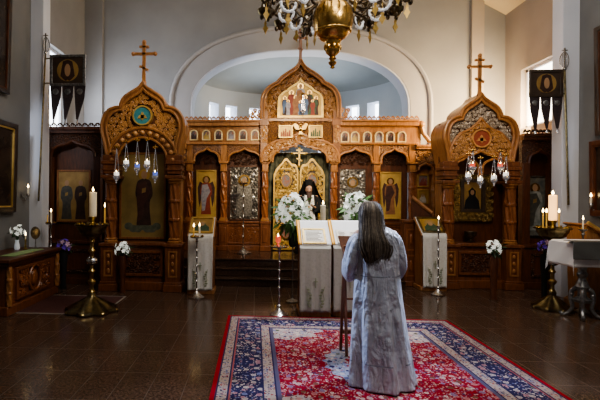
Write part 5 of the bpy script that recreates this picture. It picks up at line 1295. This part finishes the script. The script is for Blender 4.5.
# the woman, seen from behind
qw = G(379, 384.5); SW = 1.0
wm = thing('person', 'person with long grey hair in a silvery brocade robe standing on the carpet', 'person', (qw.x, qw.y, .013))
J = {-1: ((-.235, .06, 1.03), (-.12, .30, 1.03)), 1: ((.225, .06, 1.03), (.13, .30, 1.03))}
finish_body(body_mesh(J, (-.042, .06, 1.49), -.35).xf(Matrix.Translation((-.038, 0, 0)) @ Matrix.Diagonal((.86, .9, 1, 1))), wm)
ox = -.045
rows = dense([(1.40, .065, .06, ox * .6, .0, 0), (1.375, .12, .085, ox * .6, 0, .0), (1.34, .175, .11, ox * .6, 0, .0), (1.28, .205, .13, ox * .6, 0, .01), (1.15, .198, .14, ox * .6, 0, .022), (1.0, .192, .145, ox * .6, 0, .035), (.82, .20, .155, ox * .5, 0, .048), (.55, .225, .18, ox * .3, -.005, .06), (.28, .252, .205, 0, -.01, .066), (.10, .27, .225, .01, -.015, .07), (.012, .28, .235, .015, -.02, .075)], 5)
rb = MB().loft(robe(rows), cap=False).build('robe', 'brocade', wm, solid=.008)
for z0, z1, nm in ((.966, .975, 0), (.222, .233, 1)):
    rws = [r_ for r_ in rows]
    def at_z(z):
        for a, b in zip(rows, rows[1:]):
            if b[0] <= z <= a[0]:
                u = (a[0] - z) / (a[0] - b[0]); return tuple(x + (y - x) * u for x, y in zip(a, b))
    rr2 = []
    for z in (z1, (z0 + z1) / 2, z0):
        a = at_z(z); rr2.append((a[0], a[1] + .0045, a[2] + .0045, *a[3:]))
    MB().loft(robe(rr2), cap=False).build('trim_band', 'brocade_band', rb)
a = at_z(1.0)
for s in (-1, 1):
    path = cr([(s * .15, 0, 1.325), (s * .195, .0, 1.25), (s * .228, .02, 1.12), (s * .238, .06, 1.04), (s * .215, .16, 1.0), (s * .16, .26, 1.01)], 5)
    path = [(p_[0] - .028 - (.022 if s > 0 else 0) - s * .012, p_[1], p_[2]) for p_ in path]
    rad = cr([(.05, .05), (.066, .07), (.066, .09), (.064, .11), (.075, .125), (.09, .135)], 5)
    rings = []
    n = 28
    for i, (p, (rx, rz)) in enumerate(zip(path, rad)):
        p = Vector(p); d = (Vector(path[min(i + 1, len(path) - 1)]) - Vector(path[max(i - 1, 0)])).normalized()
        sx = Vector((1, 0, 0)); sx = (sx - d * sx.dot(d)).normalized(); up = d.cross(sx)
        rings.append([p + sx * rx * math.cos(2 * PI * k / n) * (1 + .05 * math.cos(5 * 2 * PI * k / n + i * .3)) + up * rz * math.sin(2 * PI * k / n) * (1 + .04 * math.cos(4 * 2 * PI * k / n + i * .25)) for k in range(n)])
    MB().loft(rings, cap=False).build('sleeve', 'brocade', wm, solid=.006)
for s in (-1, 1):
    MB().loft([[(s * .095 + rx * math.cos(2 * PI * k / 16), .05 + oy + ry * math.sin(2 * PI * k / 16), z) for k in range(16)] for z, rx, ry, oy in ((.0, .048, .135, 0), (.03, .052, .14, 0), (.06, .046, .11, -.015), (.09, .046, .055, -.06))]).build('shoe', 'shoe', wm)
# hair: scalp shell plus long falling strands
hx, hy, hz = -.078, .06, 1.49
rnd = random.Random(4)
def hair_ring(z, rx, ry, cx, cy, n=40, amp=.03, ph=0): return [(cx + rx * (1 + amp * math.cos(13 * 2 * PI * k / n + ph)) * math.cos(2 * PI * k / n), cy + ry * (1 + amp * math.cos(11 * 2 * PI * k / n + ph)) * math.sin(2 * PI * k / n), z) for k in range(n)]
rows_h = [(hz + .134, .012, .015, 0, .0), (hz + .128, .045, .05, 0, -.002), (hz + .105, .075, .085, 0, -.006), (hz + .06, .094, .108, 0, -.014), (hz, .101, .108, 0, -.028), (hz - .06, .104, .10, -.0, -.05), (hz - .12, .114, .085, .004, -.085), (hz - .19, .136, .07, .012, -.125), (hz - .26, .148, .055, .018, -.15), (hz - .33, .128, .042, .022, -.165), (hz - .40, .090, .03, .026, -.17), (hz - .44, .04, .018, .03, -.172)]
hr = MB().loft([hair_ring(z, rx, ry, hx + cx, hy + cy, ph=i * .12, amp=.02) for i, (z, rx, ry, cx, cy) in enumerate(dense(rows_h, 4))]).build('hair', 'hair_grey', wm)
st, st2 = MB(), MB()
for k in range(150):
    th = -PI * (.02 + .96 * (k + .5) / 150) + rnd.uniform(-.03, .03); pts = []; L0 = rnd.uniform(.62, 1.04)
    dr = dense(rows_h, 2); m_ = len(dr); stp = max(6, int(m_ * L0))
    for i in range(1, min(stp, m_)):
        z, rx, ry, cx, cy = dr[i]; jit = .006 * math.sin(i * .5 + k)
        pts.append((hx + cx + (rx * 1.03 + .002 + jit) * math.cos(th), hy + cy + (ry * 1.03 + .003) * math.sin(th), z - (.05 * rnd.random() if i == stp - 1 else 0)))
    rr3 = [.0042 - .0026 * i / len(pts) for i in range(len(pts))]
    (st2 if k % 4 == 0 else st).tube(pts, rr3, 4)
st.build('strand', 'hair_grey', hr); st2.build('strand', 'hair_light', hr, 'pale grey streaks of hair')
# folding reading stand in front of her
fp = G(342.5, 357.5, .013); tp = P(345, 262, fp.y + .02)
fs = thing('folding_stand', 'folding wooden reading stand half hidden in front of the woman', 'stand', (fp.x + .22, fp.y + .12, .022))
o_ = Vector((fp.x + .22, fp.y + .12, .013)); zt_ = P(346, 246, fp.y + .1).z - .013
for s in (-1, 1):
    mb = MB(); mb.box((s * .20, -.0, zt_ * .5), (.028, .03, zt_ * 1.02), Matrix.Rotation(.16, 3, 'X')); mb.build('leg', 'wood_red', fs, bevel=.003)
    mb = MB(); mb.box((s * .172, -.0, zt_ * .5), (.028, .03, zt_ * 1.02), Matrix.Rotation(-.16, 3, 'X')); mb.build('leg', 'wood_red', fs, bevel=.003)
mb = MB(); mb.tube([(-.21, 0, zt_ * .5), (.21, 0, zt_ * .5)], .012, 8); mb.b2(-.2, .2, .14, .17, .16, .20); mb.build('crossbar', 'wood_red', fs)
MB().box((0, -.02, zt_ + .0), (.46, .36, .02), Matrix.Rotation(.45, 3, 'X')).build('desk', 'wood_dark', fs, bevel=.004)
# the priest facing the camera on the dais
YPR = 9.75
qp = P(308.5, 200, YPR); head_top = P(307, 179.5, YPR).z
pr = thing('person', 'person in black hat and veil with dark beard and white vestment before the doors', 'person', (qp.x, YPR, ZD + .002), PI)
pr.scale = ((head_top - ZD) / 1.73,) * 3
J = {-1: ((-.25, .02, 1.05), (-.10, .26, 1.10)), 1: ((.25, .02, 1.05), (.10, .26, 1.10))}
finish_body(body_mesh(J, (0, .035, 1.50), -.12), pr)
rows = dense([(1.41, .06, .055, 0, 0, 0), (1.37, .13, .09, 0, 0, 0), (1.32, .20, .115, 0, 0, .005), (1.15, .20, .14, 0, 0, .012), (.9, .21, .15, 0, 0, .02), (.5, .25, .19, 0, 0, .03), (.03, .30, .24, 0, 0, .04)], 4)
MB().loft(robe(rows), cap=False).build('robe', 'black_cloth', pr, solid=.008)
for s in (-1, 1):
    path = cr([(s * .15, 0, 1.32), (s * .22, .0, 1.25), (s * .26, .02, 1.08), (s * .20, .15, 1.05), (s * .13, .23, 1.08)], 5); MB().tube(path, [.06 + .035 * i / (len(path) - 1) for i in range(len(path))], 14).build('sleeve', 'black_cloth', pr)
fr_ = lambda u, v: ((u - .5) * (.20 + .16 * v), .105 + .05 * math.sin(PI * u) + .10 * v + .010 * math.cos(u * 22), 1.37 - v * 1.2)
MB().sheet(fr_, 20, 20).build('vestment', 'white_cloth_plain', pr, 'white vestment front', solid=.008)
MB().lathe([(.083, 1.545), (.090, 1.56), (.092, 1.68), (.096, 1.725), (.06, 1.732)], (0, .02, 0), 24).build('hat', 'black_cloth', pr)
def veil(u, v):
    a = PI * (.92 + 1.16 * u); z = 1.69 - v * .62; q_ = .10 + .14 * v + .06 * v * v
    return (q_ * 1.15 * math.cos(a) * (1 + .25 * v), .02 + q_ * .9 * math.sin(a) - .02 * v + (.04 if abs(u - .5) > .42 else 0), z)
MB().sheet(veil, 24, 14).build('veil', 'black_cloth', pr, solid=.006)
MB().loft([[(rx * math.cos(2 * PI * k / 16), y + ry * math.sin(2 * PI * k / 16), z) for k in range(16)] for z, rx, ry, y in ((1.46, .064, .03, .09), (1.43, .068, .046, .11), (1.38, .062, .045, .13), (1.30, .048, .035, .155), (1.22, .030, .022, .17), (1.15, .010, .012, .175))]).build('beard', 'robe_brown', pr)
mb = MB()
for s in (-1, 1): mb.ball((s * .03, .128, 1.515), (.011, .006, .006), 8, 5)
mb.build('eye', 'wick', pr)

# ------------------------------------------------------------------ light
def area(name, loc, target, size, energy, color, sy=None):
    d = bpy.data.lights.new(name, 'AREA'); d.energy = energy; d.color = color; d.shape = 'RECTANGLE'; d.size = size; d.size_y = sy or size
    o = bpy.data.objects.new(name, d); COL.objects.link(o); o.location = loc
    o.rotation_euler = (Vector(target) - Vector(loc)).to_track_quat('-Z', 'Y').to_euler(); return o
def point(name, loc, energy, color, r=.05):
    d = bpy.data.lights.new(name, 'POINT'); d.energy = energy; d.color = color; d.shadow_soft_size = r
    o = bpy.data.objects.new(name, d); COL.objects.link(o); o.location = loc; return o
def spot(name, loc, target, energy, color, ang, blend=.6, r=.2):
    d = bpy.data.lights.new(name, 'SPOT'); d.energy = energy; d.color = color; d.spot_size = math.radians(ang); d.spot_blend = blend; d.shadow_soft_size = r
    o = bpy.data.objects.new(name, d); COL.objects.link(o); o.location = loc
    o.rotation_euler = (Vector(target) - Vector(loc)).to_track_quat('-Z', 'Y').to_euler(); return o
w = bpy.data.worlds.new('world'); S.world = w; w.use_nodes = True
w.node_tree.nodes['Background'].inputs[0].default_value = (.55, .62, .8, 1); w.node_tree.nodes['Background'].inputs[1].default_value = .05
area('light_apse', (AX, 12.7, 3.9), (AX, 10.9, 5.1), 2.6, 32, (.84, .93, 1), .5)
area('light_left_window', (XL + .35, 9.5, 3.7), (-1.5, 10.8, 3.3), 1.0, 36, (.86, .91, 1))
area('light_right_window', (XR - .35, 9.5, 3.5), (4.2, 10.8, 3.4), .9, 215, (1, .70, .36))
area('light_nave', (2.2, 2.4, 6.4), (AX, 9.0, 1.2), 2.6, 130, (1, .93, .84))
area('light_overhead', (1.6, 4.4, 7.0), (1.4, 4.4, 0), 4.0, 140, (1, .95, .90))  # unseen soft fill added for more ambient light
spot('light_screen', (AX, 6.5, 3.7), (AX, 10.5, 2.2), 560, (1, .83, .58), 64, .8, .35)
spot('light_globe', (AX + .9, 4.3, 4.6), qc, 60, (1, .93, .8), 30, .5, .12)  # unseen spot added for a highlight on the chandelier globe
spot('light_canopy_right', (2.2, 5.6, 4.4), (3.95, 8.5, 3.1), 230, (1, .82, .56), 26, .9, .3)
spot('light_canopy_left', (-.4, 5.2, 4.4), (-2.0, 8.2, 3.05), 150, (1, .86, .64), 26, .9, .3)
spot('light_pilaster_left', (-3.7, 3.2, 3.6), (-4.0, 8.0, 2.6), 330, (.82, .88, 1), 20, .5, .3)  # unseen spot added to brighten the left pilaster front
spot('light_pilaster_right', (5.1, 3.2, 3.6), (5.42, 8.0, 2.6), 90, (.82, .88, 1), 14, .5, .3)  # likewise an unseen added spot, for the right pilaster
spot('light_robe_right', (4.0, 6.2, 3.4), (qw.x, qw.y, .9), 1000, (.62, .74, 1), 24, .6, .2)  # unseen spot added for the blue rim on the robe
spot('light_robe_left', (-2.4, 5.4, 3.4), (qw.x, qw.y, .9), 900, (.58, .71, 1), 24, .6, .2)  # second added rim spot, from the other side of the robe
spot('light_lecterns', (1.3, 7.6, 5.0), (1.15, 6.6, 1.1), 700, (.95, .97, 1), 34, .7, .25)
point('light_pillar', (qs2.x, qs2.y - .1, P(552, 190, qs2.y).z + .1), 4, (1, .6, .25))
point('light_taper', (qs.x, qs.y - .15, P(93, 186, qs.y).z + .1), 2, (1, .65, .3))
S.view_settings.view_transform = 'AgX'
S.view_settings.look = 'AgX - Medium High Contrast'
S.view_settings.exposure = 0.15
